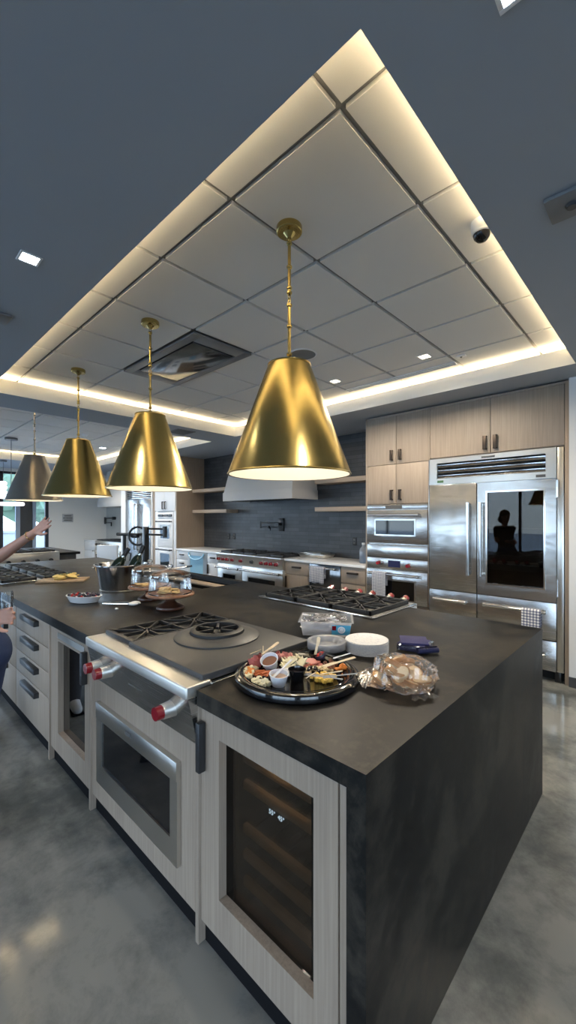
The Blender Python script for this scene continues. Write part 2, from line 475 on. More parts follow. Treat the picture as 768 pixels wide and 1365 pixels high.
m.box(X1+.02, X1+.1, -4.4, 3.4, 2.55, 2.62).box(X1+.02, X1+.1, -4.4, 3.4, 0, .12)
struct('window_6', m, 'frame_dark')
struct('window_7', MB().box(X1+.055, X1+.065, -4.4, 3.4, .1, 2.6), 'window_glass')

# outside
struct('ground', MB().box(-60, 40, -40, 40, -.2, -.12), 'paving')
def tree(x, y, h, r, label):
    t = thing('garden_tree', label, 'tree', (x, y, -.12), 'trees outside the windows')
    MB().cone((x, y, -.12), (x, y, h*.55), .14, .08, 12).build('trunk', 'bark', t)
    m = MB()
    for k in range(16):
        a = rnd.random()*6.3; q = r*rnd.random()**.5
        m.ball((x+q*math.cos(a), y+q*math.sin(a), h*.55+rnd.random()*h*.42), r*.42*(.7+.6*rnd.random()), 3, .9)
    m.build('foliage', 'leaf', t)
tree(-24, 4.6, 5.2, 1.6, 'green tree outside the left windows, behind the hanging globe lamp')
tree(-27.5, 6.9, 4.2, 1.5, 'green tree outside the left windows, further right beyond the glass')
# low pale garden wall outside
tag(recenter(MB().box(-19.2, -18.8, 2.2, 7.2, -.12, 1.0, .02).box(-19.25, -18.75, 2.15, 7.25, .95, 1.05, .01).build('garden_wall', 'stone_wall')), 'low pale stone wall outside the left windows', 'wall')

# ------------------------------------------------------------------ ceiling items
def downlight(x, y, z, s, label, tilt=0, grp=None, glow='downlight_glow'):
    t = thing('recessed_downlight', label, 'ceiling light', (x, y, z), grp)
    m = MB()
    for (a, b, c, d) in ((-s/2, s/2, -s/2, -s*.38), (-s/2, s/2, s*.38, s/2), (-s/2, -s*.38, -s*.38, s*.38), (s*.38, s/2, -s*.38, s*.38)):
        m.box(x+a, x+b, y+c, y+d, z-.005, z-.0005, .001)
    m.build('trim_ring', 'white_plastic', t)
    MB().box(x-s*.38, x+s*.38, y-s*.38, y+s*.38, z-.003, z-.001).build('diffuser', glow, t)
    return t
downlight(-2.30, .587, ZS, .095, 'square recessed light in the grey soffit, upper left of the photo')
downlight(-.272, 1.073, ZS, .10, 'square recessed light in the grey soffit at the top right of the photo')
downlight(-1.636, 3.515, ZC, .11, 'square recessed light in the ceiling panels in front of the tall wood cabinets', glow='bulb')
downlight(-2.619, 3.498, ZC, .11, 'square recessed light just right of the top of the nearest brass pendant', glow='bulb')
downlight(-8.585, 3.514, ZC, .13, 'small recessed light in the far ceiling tray, between the third and second pendants')
def plate_vent(x, y, s, label, cat, name='ceiling_plate'):
    t = thing(name, label, cat, (x, y, ZS))
    MB().box(x-s/2, x+s/2, y-s/2, y+s/2, ZS-.018, ZS, .006).build('cover_plate', 'grey_plastic', t)
    MB().cone((x, y, ZS-.03), (x, y, ZS-.016), .018, .026, 20).build('sensor_eye', 'black', t)
plate_vent(-.30, 1.975, .17, 'square grey sensor plate on the soffit at the right edge of the photo', 'sensor', 'ceiling_sensor')
plate_vent(-3.10, .60, .16, 'square grey plate on the soffit at the far left edge of the photo', 'sensor', 'ceiling_sensor')
# return-air grille on the soffit between the trays
t = thing('soffit_vent', 'flat dark vent on the soffit left of the far tray corner', 'vent', (-5.29, 3.30, ZS))
MB().box(-5.45, -5.13, 3.15, 3.45, ZS-.008, ZS, .002).build('vent_frame', 'grey_plastic', t)
m = MB()
for k in range(8): m.box(-5.43, -5.15, 3.175+k*.033, 3.19+k*.033, ZS-.012, ZS-.007)
m.build('vent_slats', 'charcoal', t)
# cassette air conditioner
cx0, cx1, cy0, cy1 = -3.93, -2.716, 1.81, 2.405
t = thing('cassette_air_conditioner', 'dark reflective rectangular air conditioner cassette set in the tiled ceiling', 'air conditioner', ((cx0+cx1)/2, (cy0+cy1)/2, ZC))
m = MB()
for (a, b, c, d) in ((cx0, cx1, cy0, cy0+.075), (cx0, cx1, cy1-.075, cy1), (cx0, cx0+.13, cy0+.075, cy1-.075), (cx1-.13, cx1, cy0+.075, cy1-.075)):
    m.box(a, b, c, d, ZC-.018, ZC, .003)
flat('cassette_grey', (.20, .20, .20), .35)
flat('cassette_gloss', (.14, .145, .15), .10, metal=.7)
m.build('outer_frame', 'cassette_grey', t)
MB().box(cx0+.13, cx1-.13, cy0+.075, cy1-.075, ZC-.004, ZC).build('slot_recess', 'dark_cavity', t)
MB().box(cx0+.15, cx1-.15, cy0+.092, cy1-.092, ZC-.02, ZC-.006, .004).build('centre_panel', 'cassette_gloss', t)
# round flush speaker
t = thing('ceiling_speaker', 'round grey speaker flush in the ceiling behind the nearest pendant rod', 'speaker', (-2.40, 2.73, ZC))
MB().lathe([(.0, -.004), (.105, -.004), (.112, -.006), (.118, 0)], (-2.40, 2.73, ZC), 40).build('speaker_grille', 'grey_plastic', t)
MB().lathe([(.112, -.006), (.125, -.006), (.127, 0)], (-2.40, 2.73, ZC), 40).build('speaker_rim', 'white_plastic', t)
# linear slot diffuser
t = thing('slot_diffuser', 'long white linear slot diffuser in the ceiling along the far cove', 'vent', (-2.10, 3.85, ZC))
m = MB()
for k in range(3): m.box(-2.71, -1.49, 3.815+k*.035, 3.825+k*.035, ZC-.010, ZC, .001)
m.box(-2.72, -2.71, 3.815, 3.895, ZC-.01, ZC).box(-1.49, -1.48, 3.815, 3.895, ZC-.01, ZC)
m.build('slot_frame', 'white_plastic', t)
m = MB().box(-2.71, -1.49, 3.825, 3.85, ZC-.003, ZC-.0005).box(-2.71, -1.49, 3.86, 3.885, ZC-.003, ZC-.0005)
m.build('slot_opening', 'grey_plastic', t)
# smoke detectors
def smoke(x, y, z, label):
    t = thing('smoke_detector', label, 'smoke detector', (x, y, z))
    MB().lathe([(0, -.035), (.03, -.035), (.045, -.02), (.055, 0)], (x, y, z), 28).build('detector_body', 'white_plastic', t)
    MB().ball((x+.02, y, z-.033), .004, 1).build('indicator', 'grey_plastic', t)
smoke(-7.43, 2.735, ZC, 'small white round detector on the far ceiling left of the second pendant')
t = thing('motion_sensor', 'tiny white square sensor on the ceiling beside the recessed light near the cabinets', 'sensor', (-1.39, 3.724, ZC))
MB().box(-1.43, -1.35, 3.70, 3.75, ZC-.012, ZC, .004).build('sensor_body', 'white_plastic', t)
MB().ball((-1.39, 3.724, ZC-.012), .01, 2).build('sensor_lens', 'grey_plastic', t)
# dome camera
t = thing('dome_camera', 'white security camera with black dome under the ceiling edge, right side', 'security camera', (-.69, 2.115, ZC))
MB().lathe([(.0, 0), (.05, 0), (.05, -.03), (.045, -.05), (0, -.052)], (-.69, 2.115, ZC), 32).build('camera_base', 'white_plastic', t)
MB().lathe([(.042, -.048), (.042, -.060), (.036, -.078), (.022, -.092), (0, -.098)], (-.69, 2.115, ZC), 32).build('camera_dome', 'black_glass', t)
MB().lathe([(.046, -.045), (.047, -.058), (.041, -.062), (.040, -.046)], (-.69, 2.115, ZC), 32, close=True).build('dome_collar', 'white_plastic', t)

# ------------------------------------------------------------------ pendants
def pendant(mat, label):
    z0 = 1.742; z1 = 2.285; t = thing('cone_pendant', label, 'pendant lamp', (0, 0, ZC), 'cone pendants over the island')
    o = lambda mb, n, mt, p=t: mb.build(n, mt, p, world=True)
    o(MB().lathe([(.302, z0), (.305, z0+.004), (.106, z1), (.10, z1+.002), (.0, z1+.002)], seg=72), 'shade', mat).children
    sh = [c for c in t.children if c.name.startswith('shade')][0]
    MB().lathe([(.298, z0), (.101, z1-.004), (0, z1-.004)], seg=72).build('shade_lining', 'white_enamel', sh)
    MB().lathe([(.302, z0), (.306, z0-.002), (.308, z0+.003), (.304, z0+.008), (.298, z0+.002)], seg=72, close=True).build('rim', mat, sh)
    MB().lathe([(.106, z1-.004), (.109, z1-.002), (.109, z1+.004), (.02, z1+.006), (.014, z1+.03), (.008, z1+.036), (0, z1+.036)], seg=40).build('cap', 'brass_dark', sh)
    o(MB().lathe([(0, ZC), (.062, ZC), (.064, ZC-.004), (.064, ZC-.028), (.060, ZC-.032), (.03, ZC-.034), (.016, ZC-.05), (.011, ZC-.056), (0, ZC-.056)], seg=40), 'canopy', mat)
    # rod of short links
    za = ZC-.056; zb = z1+.036; mid = za-(za-zb)*.5
    seg = [za-.01, za-.13, za-.24, mid-.035, mid-.15, zb+.018]
    m = MB(); m.cone((0, 0, za-.03), (0, 0, mid+.03), .008, None, 14).cone((0, 0, mid-.035), (0, 0, zb+.02), .008, None, 14)
    for zz in (za-.028, za-.145, za-.25, mid+.028, mid-.035, mid-.14, zb+.022):
        m.lathe([(.008, -.010), (.0135, -.004), (.0135, .004), (.008, .010)], (0, 0, zz), 16)
    o(m, 'rod', mat)
    for k, zz in enumerate((za-.014, mid+.012, mid-.014, zb+.006)):
        pts = []
        for a in range(14):
            q = 2*math.pi*a/14; u = (.008*math.cos(q), 0) if k % 2 == 0 else (0, .008*math.cos(q))
            pts.append((u[0], u[1], zz+.016*math.sin(q)))
        o(MB().tube(pts, .0024, 6, True), 'chain_link', mat)
    o(MB().lathe([(0, 1.93), (.03, 1.945), (.04, 1.98), (.032, 2.03), (.018, 2.06), (.018, 2.10), (0, 2.10)], seg=24), 'bulb', 'bulb')
    o(MB().lathe([(.022, 2.09), (.024, 2.12), (.024, 2.27), (0, 2.28)], seg=24), 'socket', 'brass_dark')
    return t
p0 = pendant('brass', 'largest and nearest brass cone pendant, hanging in front of the tall wood cabinets')
PX = (-1.40, -2.82, -4.24, -5.66)
p0.location = (PX[0], 1.49, ZC)
clone(p0, (PX[1], 1.50, ZC), (0, 0, 1.), 'second brass cone pendant from the right, over the glass cake domes')
clone(p0, (PX[2], 1.50, ZC), (0, 0, 2.), 'third brass cone pendant from the right, overlapping the silver pendant')
p4 = pendant('nickel', 'silvery cone pendant furthest left, partly behind the third brass one')
p4.location = (PX[3], 1.50, ZC)
for i, x in enumerate(PX):
    lamp('pendant_light', 'POINT', (x, 1.5, 1.88), 2.2, (1, .84, .62), shadow_soft_size=.04)

# lamps of the far dining area
t = thing('disc_pendant', 'flat white glowing disc lamp on a thin wire at the left edge', 'pendant lamp', (-8.72, 1.94, 2.80))
MB().lathe([(0, 1.755), (.19, 1.755), (.205, 1.77), (.205, 1.80), (.19, 1.815), (0, 1.815)], (-8.72, 1.94, 0), 40).build('lamp_disc', 'lamp_white', t)
MB().cone((-8.72, 1.94, 1.81), (-8.72, 1.94, 2.96), .006, None, 8).build('wire', 'grey_plastic', t)
MB().lathe([(0, 2.94), (.10, 2.94), (.10, 2.978), (0, 2.978)], (-8.72, 1.94, 0), 28).build('canopy', 'grey_plastic', t)
t = thing('globe_chandelier', 'hanging column of small glowing glass globes before the left windows', 'chandelier', (-10.74, 2.24, 2.80))
MB().cone((-10.74, 2.24, 2.35), (-10.74, 2.24, 2.79), .005, None, 8).build('wire', 'grey_plastic', t)
MB().lathe([(0, 2.77), (.07, 2.77), (.07, 2.798), (0, 2.798)], (-10.74, 2.24, 0), 24).build('canopy', 'grey_plastic', t)
for k in range(4):
    for j in range(3):
        a = j*2.1+k; MB().ball((-10.74+.035*math.cos(a), 2.24+.035*math.sin(a), 2.30-k*.10), .046, 3).build('globe', 'lamp_white', t)
# unseen soffit lights added to brighten the room, then the beams of all ceiling lights
for (x, y) in ((1.2, 1.1), (1.2, 3.0), (-.3, -.9), (-2.3, -.9), (-4.3, -.9), (1.2, -.9), (.4, 3.6)):
    downlight(x, y, ZS, .11, 'unseen square recessed light added in the grey soffit, outside the photo to the right or behind', grp='added recessed lights outside the view')
    lamp('seen_or_added_beam', 'SPOT', (x, y, ZS-.01), 30 if y < 0 else (110 if x < 1 else 12), (1, .87, .70), shadow_soft_size=.04, spot_size=R(130), spot_blend=.8)
for (x, y) in ((-8.585, 3.514), (-10.1, 3.6), (-9.6, 2.4), (-7.0, 3.6)):  # first beam has a fixture, the others are added to brighten the far end
    lamp('seen_or_added_beam', 'SPOT', (x, y, ZC-.02), 70, (1, .95, .86), shadow_soft_size=.04, spot_size=R(140), spot_blend=.8)
for (x, y, z, p) in ((-2.30, .587, ZS, 3), (-.272, 1.073, ZS, 4), (-1.636, 3.515, ZC, 10), (-2.619, 3.498, ZC, 10)):
    l = lamp('seen_or_added_beam', 'SPOT', (x, y, z-.01), p*9, (1, .88, .72), shadow_soft_size=.04, spot_size=R(110 if z < 2.9 else 158), spot_blend=.6)
# ------------------------------------------------------------------ tall cabinets, ovens, fridge on the right
YF = 4.50
def vhandle(x, z0, z1, y, mat, parent, w=.014):
    m = MB().box(x-w/2, x+w/2, y-.035, y-.025, z0, z1, .002)
    m.box(x-w/2, x+w/2, y-.03, y, z0, z0+.012).box(x-w/2, x+w/2, y-.03, y, z1-.012, z1)
    return m.build('handle', mat, parent)
def hbar(x0, x1, z, y, mat, parent, r=.013, out=.055, name='handle'):
    m = MB().cone((x0, y-out, z), (x1, y-out, z), r, None, 20)
    for x in (x0+.012, x1-.012):
        m.box(x-.014, x+.014, y-out, y, z-.012, z+.012, .003)
        m.cone((x-.014 if x > x0+.1 else x-.012, y-out, z), (x+.012, y-out, z), r*1.25, None, 20)
    return m.build(name, mat, parent)
def vbar(x, z0, z1, y, mat, parent, r=.014, out=.06, name='handle'):
    m = MB().cone((x, y-out, z0), (x, y-out, z1), r, None, 20)
    for z in (z0+.02, z1-.02): m.box(x-.014, x+.014, y-out, y, z-.014, z+.014, .003)
    for z in (z0, z1-.02): m.cone((x, y-out, z), (x, y-out, z+.02), r*1.2, None, 20)
    return m.build(name, mat, parent)
def door(parent, x0, x1, z0, z1, y, mat='wood', th=.022, name='door'):
    return MB().box(x0+.003, x1-.003, y-th, y, z0+.003, z1-.003, .0015).build(name, mat, parent)

t = thing('tall_oven_cabinet', 'tall wood cabinet column around the built-in ovens, two rows of doors above', 'cabinet', (-2.44, 4.8, 0))
m = MB().box(-2.87, -2.845, YF-.02, 5.16, 0, 2.785).box(-2.04, -2.022, YF-.02, 5.16, 0, 2.785).box(-2.845, -2.04, 5.1, 5.16, 0, 2.785)
m.box(-2.845, -2.04, YF+.01, 5.1, 1.70, 2.785).box(-2.845, -2.04, YF, 5.1, .09, .50).box(-2.845, -2.04, YF+.05, 5.1, 0, .09).box(-2.87, -2.022, YF-.02, YF+.02, 2.765, 2.785)
m.build('cabinet_body', 'wood', t)
for (z0, z1) in ((2.18, 2.765), (1.70, 2.18)):
    for k, (a, b) in enumerate(((-2.845, -2.4425), (-2.4425, -2.04))):
        d = door(t, a, b, z0, z1, YF); hx = b-.055 if k == 0 else a+.055
        vhandle(hx, z0+.045, z0+.17, YF-.022, 'bronze', d, .030)
# fridge surround cabinet
t = thing('fridge_top_cabinet', 'wide wood cabinet with two doors above the steel refrigerator', 'cabinet', (-1.37, 4.8, 2.19))
m = MB().box(-2.02, -.737, YF+.01, 5.16, 2.195, 2.785).box(-2.02, -.737, YF-.02, YF+.02, 2.765, 2.785)
m.build('cabinet_body', 'wood', t)
for k, (a, b) in enumerate(((-2.02, -1.378), (-1.378, -.737))):
    d = door(t, a, b, 2.20, 2.765, YF); vhandle((b-.05) if k == 0 else (a+.05), 2.235, 2.375, YF-.022, 'bronze', d, .036)
tag(recenter(MB().box(-.735, -.702, YF-.03, 5.16, 0, 2.785, .001).build('cabinet_end_panel', 'wood_veneer_panel')), 'narrow wood end panel between the steel refrigerator and white wall', 'panel')

def oven_window(parent, x0, x1, z0, z1, y, mat='black_glass', fm='steel_appliance', name='window'):
    MB().frame(x0-.018, x1+.018, z0-.018, z1+.018, x0, x1, z0, z1, y-.006, y+.002).build('window_frame', fm, parent)
    return MB().box(x0, x1, y-.002, y+.002, z0, z1).build(name, mat, parent)
# upper wall oven
xa, xb = -2.842, -2.043
t = thing('steam_oven', 'upper built-in steel oven with long handle in the wood cabinet column', 'oven', (-2.44, 4.6, 1.21))
MB().box(xa, xb, YF-.005, 5.0, 1.215, 1.695).build('oven_body', 'steel_appliance', t)
MB().box(xa, xb, YF-.03, YF-.005, 1.632, 1.695, .003).build('control_panel', 'steel_appliance', t)
MB().box(-2.58, -2.36, YF-.033, YF-.03, 1.642, 1.685).build('display_screen', 'print_grey', t)
d = MB().box(xa, xb, YF-.04, YF-.005, 1.222, 1.626, .004).build('door', 'steel_appliance', t)
oven_window(d, -2.71, -2.20, 1.33, 1.50, YF-.041)
hbar(-2.79, -2.12, 1.565, YF-.04, 'steel_bright', d, .016)
t = thing('warming_drawer', 'plain steel warming drawer panel between the two wall ovens', 'drawer', (-2.44, 4.6, 1.03))
MB().box(xa, xb, YF, 5.0, 1.05, 1.21).build('drawer_body', 'steel_appliance', t)
MB().box(xa, xb, YF-.03, YF, 1.045, 1.205, .003).build('drawer_front', 'steel_appliance', t)
t = thing('wall_oven', 'lower built-in steel oven with two red knobs and blue display', 'oven', (-2.44, 4.6, .50))
MB().box(xa, xb, YF, 5.0, .505, 1.04).build('oven_body', 'steel_appliance', t)
MB().box(xa, xb, YF-.03, YF, .905, 1.04, .003).build('control_panel', 'steel_appliance', t)
MB().box(-2.545, -2.385, YF-.034, YF-.03, .935, 1.015).build('display_screen', 'display_dim', t)
def redknob(x, y, z, parent, s=1., ax=(0, -1, 0), cap='red'):
    A = V(ax)
    p = V((x, y, z))
    k = MB().cone(p, p+A*.016*s, .026*s, .024*s, 28).build('knob_bezel', 'steel_bright', parent)
    MB().cone(p+A*.016*s, p+A*.045*s, .0205*s, .018*s, 10).build('knob_grip', cap, k)
    return k
redknob(-2.665, YF-.03, .978, t, 1.2); redknob(-2.27, YF-.03, .968, t, 1.2)
d = MB().box(xa, xb, YF-.04, YF, .515, .90, .004).build('door', 'steel_appliance', t)
oven_window(d, -2.70, -2.20, .56, .775, YF-.041)
hbar(-2.79, -2.12, .852, YF-.04, 'steel_bright', d, .016)

# refrigerator
fx0, fx1 = -2.0165, -.742
t = thing('refrigerator', 'large stainless double-door refrigerator with glass right door and lower drawers', 'refrigerator', (-1.38, 4.8, 0))
MB().box(fx0+.002, fx1, YF+.005, 5.15, .10, 2.185).build('fridge_body', 'steel_appliance', t)
g = MB().frame(fx0, -.80, 1.90, 2.185, fx0+.085, -.885, 1.965, 2.135, YF-.04, YF, 0)
g = g.build('grille_frame', 'steel_front', t)
MB().box(fx0+.085, -.885, YF-.005, YF+.002, 1.965, 2.135).build('grille_recess', 'dark_cavity', g)
m = MB()
for k in range(3):
    zc = 1.990+k*.058; m.box(fx0+.085, -.885, YF-.036, YF-.008, zc-.018, zc+.016, .003, Matrix.Rotation(R(18), 3, 'X'))
m.build('grille_slats', 'steel_bright', g)
MB().box(-1.46, -1.33, YF-.043, YF-.040, 2.148, 2.168, .001).build('brand_plate', 'print_grey', g)
MB().box(fx0+.09, fx0+.16, YF-.043, YF-.040, 1.918, 1.945, .001).build('status_light', 'led_green', g)
MB().box(-.965, -.885, YF-.043, YF-.040, 1.915, 1.94, .001).build('model_plate', 'print_grey', g)
MB().box(-.797, fx1, YF-.03, YF, .10, 2.185, .003).build('side_trim', 'steel_front', t)
dl = MB().box(fx0, -1.508, YF-.045, YF, .742, 1.893, .004).build('door', 'steel_appliance', t)
vbar(-1.575, .93, 1.69, YF-.045, 'steel_bright', dl, .016)
dr = MB().frame(-1.498, -.80, .742, 1.893, -1.40, -.90, .865, 1.79, YF-.045, YF).build('door', 'steel_appliance', t)
MB().frame(-1.415, -.885, .85, 1.805, -1.40, -.90, .865, 1.79, YF-.052, YF-.044).build('window_frame', 'steel_bright', dr)
MB().box(-1.40, -.90, YF-.03, YF-.025, .865, 1.79).build('window', 'tinted_glass', dr)
vbar(-1.452, .93, 1.69, YF-.045, 'steel_bright', dr, .016)
MB().box(-1.40, -.90, YF-.002, YF+.004, .865, 1.79).build('interior', 'dark_cavity', t)
for z in (1.06, 1.42): MB().box(-1.40, -.90, YF-.022, YF-.004, z, z+.012).build('shelf', 'smoke_glass', t)
def fdraw(x0, x1, z0, z1, hx0, hx1, hz):
    d = MB().box(x0, x1, YF-.045, YF, z0, z1, .004).build('drawer', 'steel_appliance', t)
    hbar(hx0, hx1, hz, YF-.045, 'steel_bright', d, .015); return d
fdraw(fx0, -1.508, .385, .736, -1.95, -1.60, .640)
fdraw(-1.498, -.80, .385, .736, -1.425, -.875, .648)
fdraw(-1.498, -.80, .10, .378, -1.425, -.875, .25)
fdraw(fx0, -1.508, .10, .378, -1.95, -1.60, .25)
for z in (1.72, .80): MB().cone((-.79, YF-.05, z), (-.79, YF-.05, z+.16), .012, None, 12).build('hinge', 'steel_bright', t)
for x in (-1.06, -.79): MB().box(x-.025, x+.025, YF-.02, YF+.03, 0, .10, .003).build('foot', 'black', t)
MB().box(fx0, fx1, YF+.06, YF+.08, 0, .10).build('kick_plate', 'dark_cavity', t)
MB().frame(-2.0215, -2.0175, .44, 2.18, -2.0205, -2.0185, .5, 2.1, YF-.05, YF-.025).build('edge_trim', 'steel_bright', t)

def towel(x0, x1, z_top, drop, y, label, grp=None, mat='gingham', back=.14, r=.022, name='dish_towel', skew=0.):
    """cloth folded over a bar whose centre is at (y, z_top)"""
    m = MB(); prof = []
    n = 8
    for k in range(n+1): prof.append((-r, z_top-drop+drop*k/n))
    for k in range(1, 7):
        a = math.pi-math.pi*k/6; prof.append((r*math.cos(a), z_top+r*math.sin(a)))
    for k in range(1, 6): prof.append((r, z_top-back*k/5))
    nx = 14; V_ = []
    for i in range(nx+1):
        x = x0+(x1-x0)*i/nx; row = []
        for j, (yy, zz) in enumerate(prof):
            f = max(0, (z_top-zz)/drop); wav = .006*math.sin(i*1.4+2*f)*f
            row.append(m.bm.verts.new((x+skew*f+.006*f*math.sin(i*.7), y+yy+wav-.004*f, zz+.006*math.sin(i*.9)*f)))
        V_.append(row)
    for i in range(nx):
        for j in range(len(prof)-1): m.bm.faces.new((V_[i][j], V_[i+1][j], V_[i+1][j+1], V_[i][j+1]))
    o = m.build(name, mat, ang=80)
    md = o.modifiers.new('thick', 'SOLIDIFY'); md.thickness = .004; md.offset = 1
    tag(o, label, 'towel', grp); return recenter(o)
towel(-2.72, -2.53, .852, .36, YF-.095, 'checked grey and white dish towel on the lower wall oven handle')
towel(-1.07, -.91, .648, .25, YF-.10, 'checked blue and white dish towel on the refrigerator drawer handle', mat='gingham_large')

# ------------------------------------------------------------------ counter run with range
def run_top(x0, x1, y0=4.46): return MB().box(x0, x1, y0, 5.155, .885, .92, .003)
tag(recenter(run_top(-4.30, -2.875).build('countertop', 'quartz')), 'white stone countertop right of the range', 'countertop')
tag(recenter(run_top(-7.355, -5.93).build('countertop', 'quartz')), 'white stone countertop left of the range', 'countertop')
def base_cab(x0, x1, splits, label, hcol='bronze', mat='wood', handle='h', y=YF, hw=.13):
    t = thing('base_cabinet', label, 'cabinet', ((x0+x1)/2, y+.3, 0))
    MB().box(x0+.001, x1-.001, y+.003, 5.14, .10, .883).box(x0+.001, x1-.001, y+.06, 5.1, 0, .10).build('cabinet_body', mat, t)
    for (z0, z1, kind) in splits:
        d = door(t, x0+.002, x1-.002, z0, z1, y+.002, mat, .02, 'drawer' if kind == 'd' else 'door')
        xc = (x0+x1)/2
        if kind == 'd': MB().box(xc-hw/2, xc+hw/2, y-.045, y-.018, z1-.085, z1-.060, .003).build('handle', hcol, d)
        else: MB().box(x0+.02, x0+.04, y-.045, y-.018, z1-.20, z1-.03, .003).build('handle', hcol, d)
    return t
base_cab(-4.30, -3.815, ((.69, .875, 'd'), (.11, .688, 'o')), 'wood base cabinet directly right of the steel range, drawer over door', hw=.17)
base_cab(-3.265, -2.875, ((.66, .875, 'd'), (.43, .657, 'd'), (.11, .427, 'd')), 'wood drawer cabinet right of the dishwasher, beside the tall ovens', hw=.17)
t = thing('dishwasher', 'dark grey dishwasher with steel bar handle, right of the range', 'dishwasher', (-3.54, 4.8, 0))
MB().box(-3.812, -3.268, YF+.004, 5.1, .10, .883).build('body', 'charcoal', t)
d = MB().box(-3.81, -3.27, YF-.022, YF+.002, .11, .878, .003).build('door', 'cassette_gloss', t)
hbar(-3.77, -3.31, .835, YF-.022, 'steel_bright', d, .013)
MB().box(-3.81, -3.27, YF+.06, YF+.08, 0, .1).build('kick_plate', 'dark_cavity', t)
towel(-3.75, -3.49, .835, .21, YF-.077, 'white checked towel draped over the dishwasher handle right of the range', r=.02)

# left base units
base_cab(-7.355, -6.93, ((.71, .875, 'd'), (.52, .707, 'd'), (.11, .517, 'd')), 'pale drawer cabinet at the left end of the range wall', mat='white_lacquer', hw=.15)
base_cab(-6.30, -5.935, ((.71, .875, 'd'), (.11, .707, 'o')), 'pale base cabinet directly left of the steel range', mat='white_lacquer', hw=.14)
t = thing('beverage_cooler', 'undercounter cooler with a blue reflection painted on its glossy door, left of the range', 'cooler', (-6.61, 4.8, 0))
MB().box(-6.927, -6.303, YF+.004, 5.1, .10, .883).build('body', 'charcoal', t)
MB().box(-6.92, -6.31, YF+.06, 5.0, 0, .10).build('kick_plate', 'dark_cavity', t)
d = MB().frame(-6.925, -6.305, .11, .875, -6.86, -6.42, .16, .81, YF-.024, YF+.002).build('door', 'steel_front', t)
MB().box(-6.86, -6.42, YF-.018, YF-.012, .16, .81).build('door_glass', 'cooler_reflection', d)
m = MB(); pts = []
for k in range(13):
    a = math.pi*k/12; pts.append((-6.64-.25*math.cos(a), YF-.03-.02*math.sin(a), .86-.12*math.sin(a)))
m.tube(pts, .014, 8); m.build('curved_trim', 'cooler_reflection', d)

# range
rx0, rx1 = -5.925, -4.305; RY = 4.43
t = thing('pro_range', 'wide stainless range with red knobs and two oven doors against the dark tile', 'range', (-5.11, 4.8, 0))
MB().box(rx0, rx1, RY+.04, 5.14, .11, .895, .003).build('range_body', 'steel_front', t)
MB().box(rx0, rx1, 5.08, 5.14, .895, .930, .003).build('back_guard', 'steel_front', t)
MB().box(rx0, rx1, RY-.03, 5.08, .895, .925, .008).build('cook_surface', 'steel_front', t)
cp = MB().poly([(rx0, RY-.02, .895), (rx0, RY+.045, .895), (rx0, RY+.045, .735), (rx0, RY+.02, .735)], rx1-rx0, (1, 0, 0)).build('control_panel', 'steel_front', t)
kx = [298, 304, 309, 315, 326, 340, 354, 360, 366, 373]
kX = [-5.84, -5.72, -5.60, -5.46, -5.24, -4.97, -4.74, -4.63, -4.53, -4.41]
for k, x in enumerate(kX): redknob(x, RY, .82, t, 1.35, cap='gunmetal' if k == 5 else 'red')
def rdoor(x0, x1):
    d = MB().box(x0, x1, RY+.01, RY+.045, .16, .725, .004).build('oven_door', 'steel_front', t)
    oven_window(d, x0+.16, x1-.16, .36, .56, RY+.008, fm='steel_front'); hbar(x0+.02, x1-.02, .675, RY+.01, 'steel_bright', d, .018, .065)
rdoor(rx0+.005, -5.265); rdoor(-5.255, rx1-.005)
for x in (rx0+.05, rx1-.05): MB().cone((x, RY+.1, 0), (x, RY+.1, .11), .03, None, 16).build('leg', 'steel_bright', t)
def grate(x0, x1, y0, y1, z, parent, n=1, along='y', hgt=.03, bar=.008, mat='cast_iron', name='grate'):
    """cast iron grate over n burners with radial fingers"""
    m = MB(); b = bar
    m.box(x0, x1, y0, y0+b*1.6, z, z+hgt, .002).box(x0, x1, y1-b*1.6, y1, z, z+hgt, .002)
    m.box(x0, x0+b*1.6, y0, y1, z, z+hgt, .002).box(x1-b*1.6, x1, y0, y1, z, z+hgt, .002)
    L = (y1-y0) if along == 'y' else (x1-x0)
    for k in range(n):
        if along == 'y': cx = (x0+x1)/2; cy = y0+L*(k+.5)/n; ax, ay = (x1-x0)/2, L/n/2
        else: cy = (y0+y1)/2; cx = x0+L*(k+.5)/n; ax, ay = L/n/2, (y1-y0)/2
        if k:
            if along == 'y': m.box(x0, x1, y0+L*k/n-b/2, y0+L*k/n+b/2, z+.004, z+hgt, .001)
            else: m.box(x0+L*k/n-b/2, x0+L*k/n+b/2, y0, y1, z+.004, z+hgt, .001)
        for q in range(8):
            a = q*math.pi/4; dx, dy = math.cos(a), math.sin(a)
            t1 = min(ax/abs(dx) if abs(dx) > .01 else 9, ay/abs(dy) if abs(dy) > .01 else 9)
            r0 = .022; c = V((cx, cy, z+hgt-.007)); u = V((dx, dy, 0)); s_ = V((-dy, dx, 0))*b/2
            p = [c+u*r0-s_, c+u*t1-s_, c+u*t1+s_, c+u*r0+s_]
            m.poly([v-V((0, 0, .008)) for v in p], .015)
    g = m.build(name, mat, parent)
    for k in range(n):
        if along == 'y': cx = (x0+x1)/2; cy = y0+L*(k+.5)/n
        else: cy = (y0+y1)/2; cx = x0+L*(k+.5)/n
        MB().lathe([(0, .016), (.024, .016), (.030, .012), (.036, .002), (.05, 0)], (cx, cy, z), 24).build('burner', 'black', g)
    return g
for k in range(5):
    a = rx0+.03+k*(rx1-rx0-.06)/5
    if k == 3: MB().box(a+.01, a+.30, RY+.06, 5.02, .927, .945, .006).build('griddle_plate', 'griddle', t); continue
    grate(a+.004, a+.308, RY+.06, 5.02, .925, t, 2)
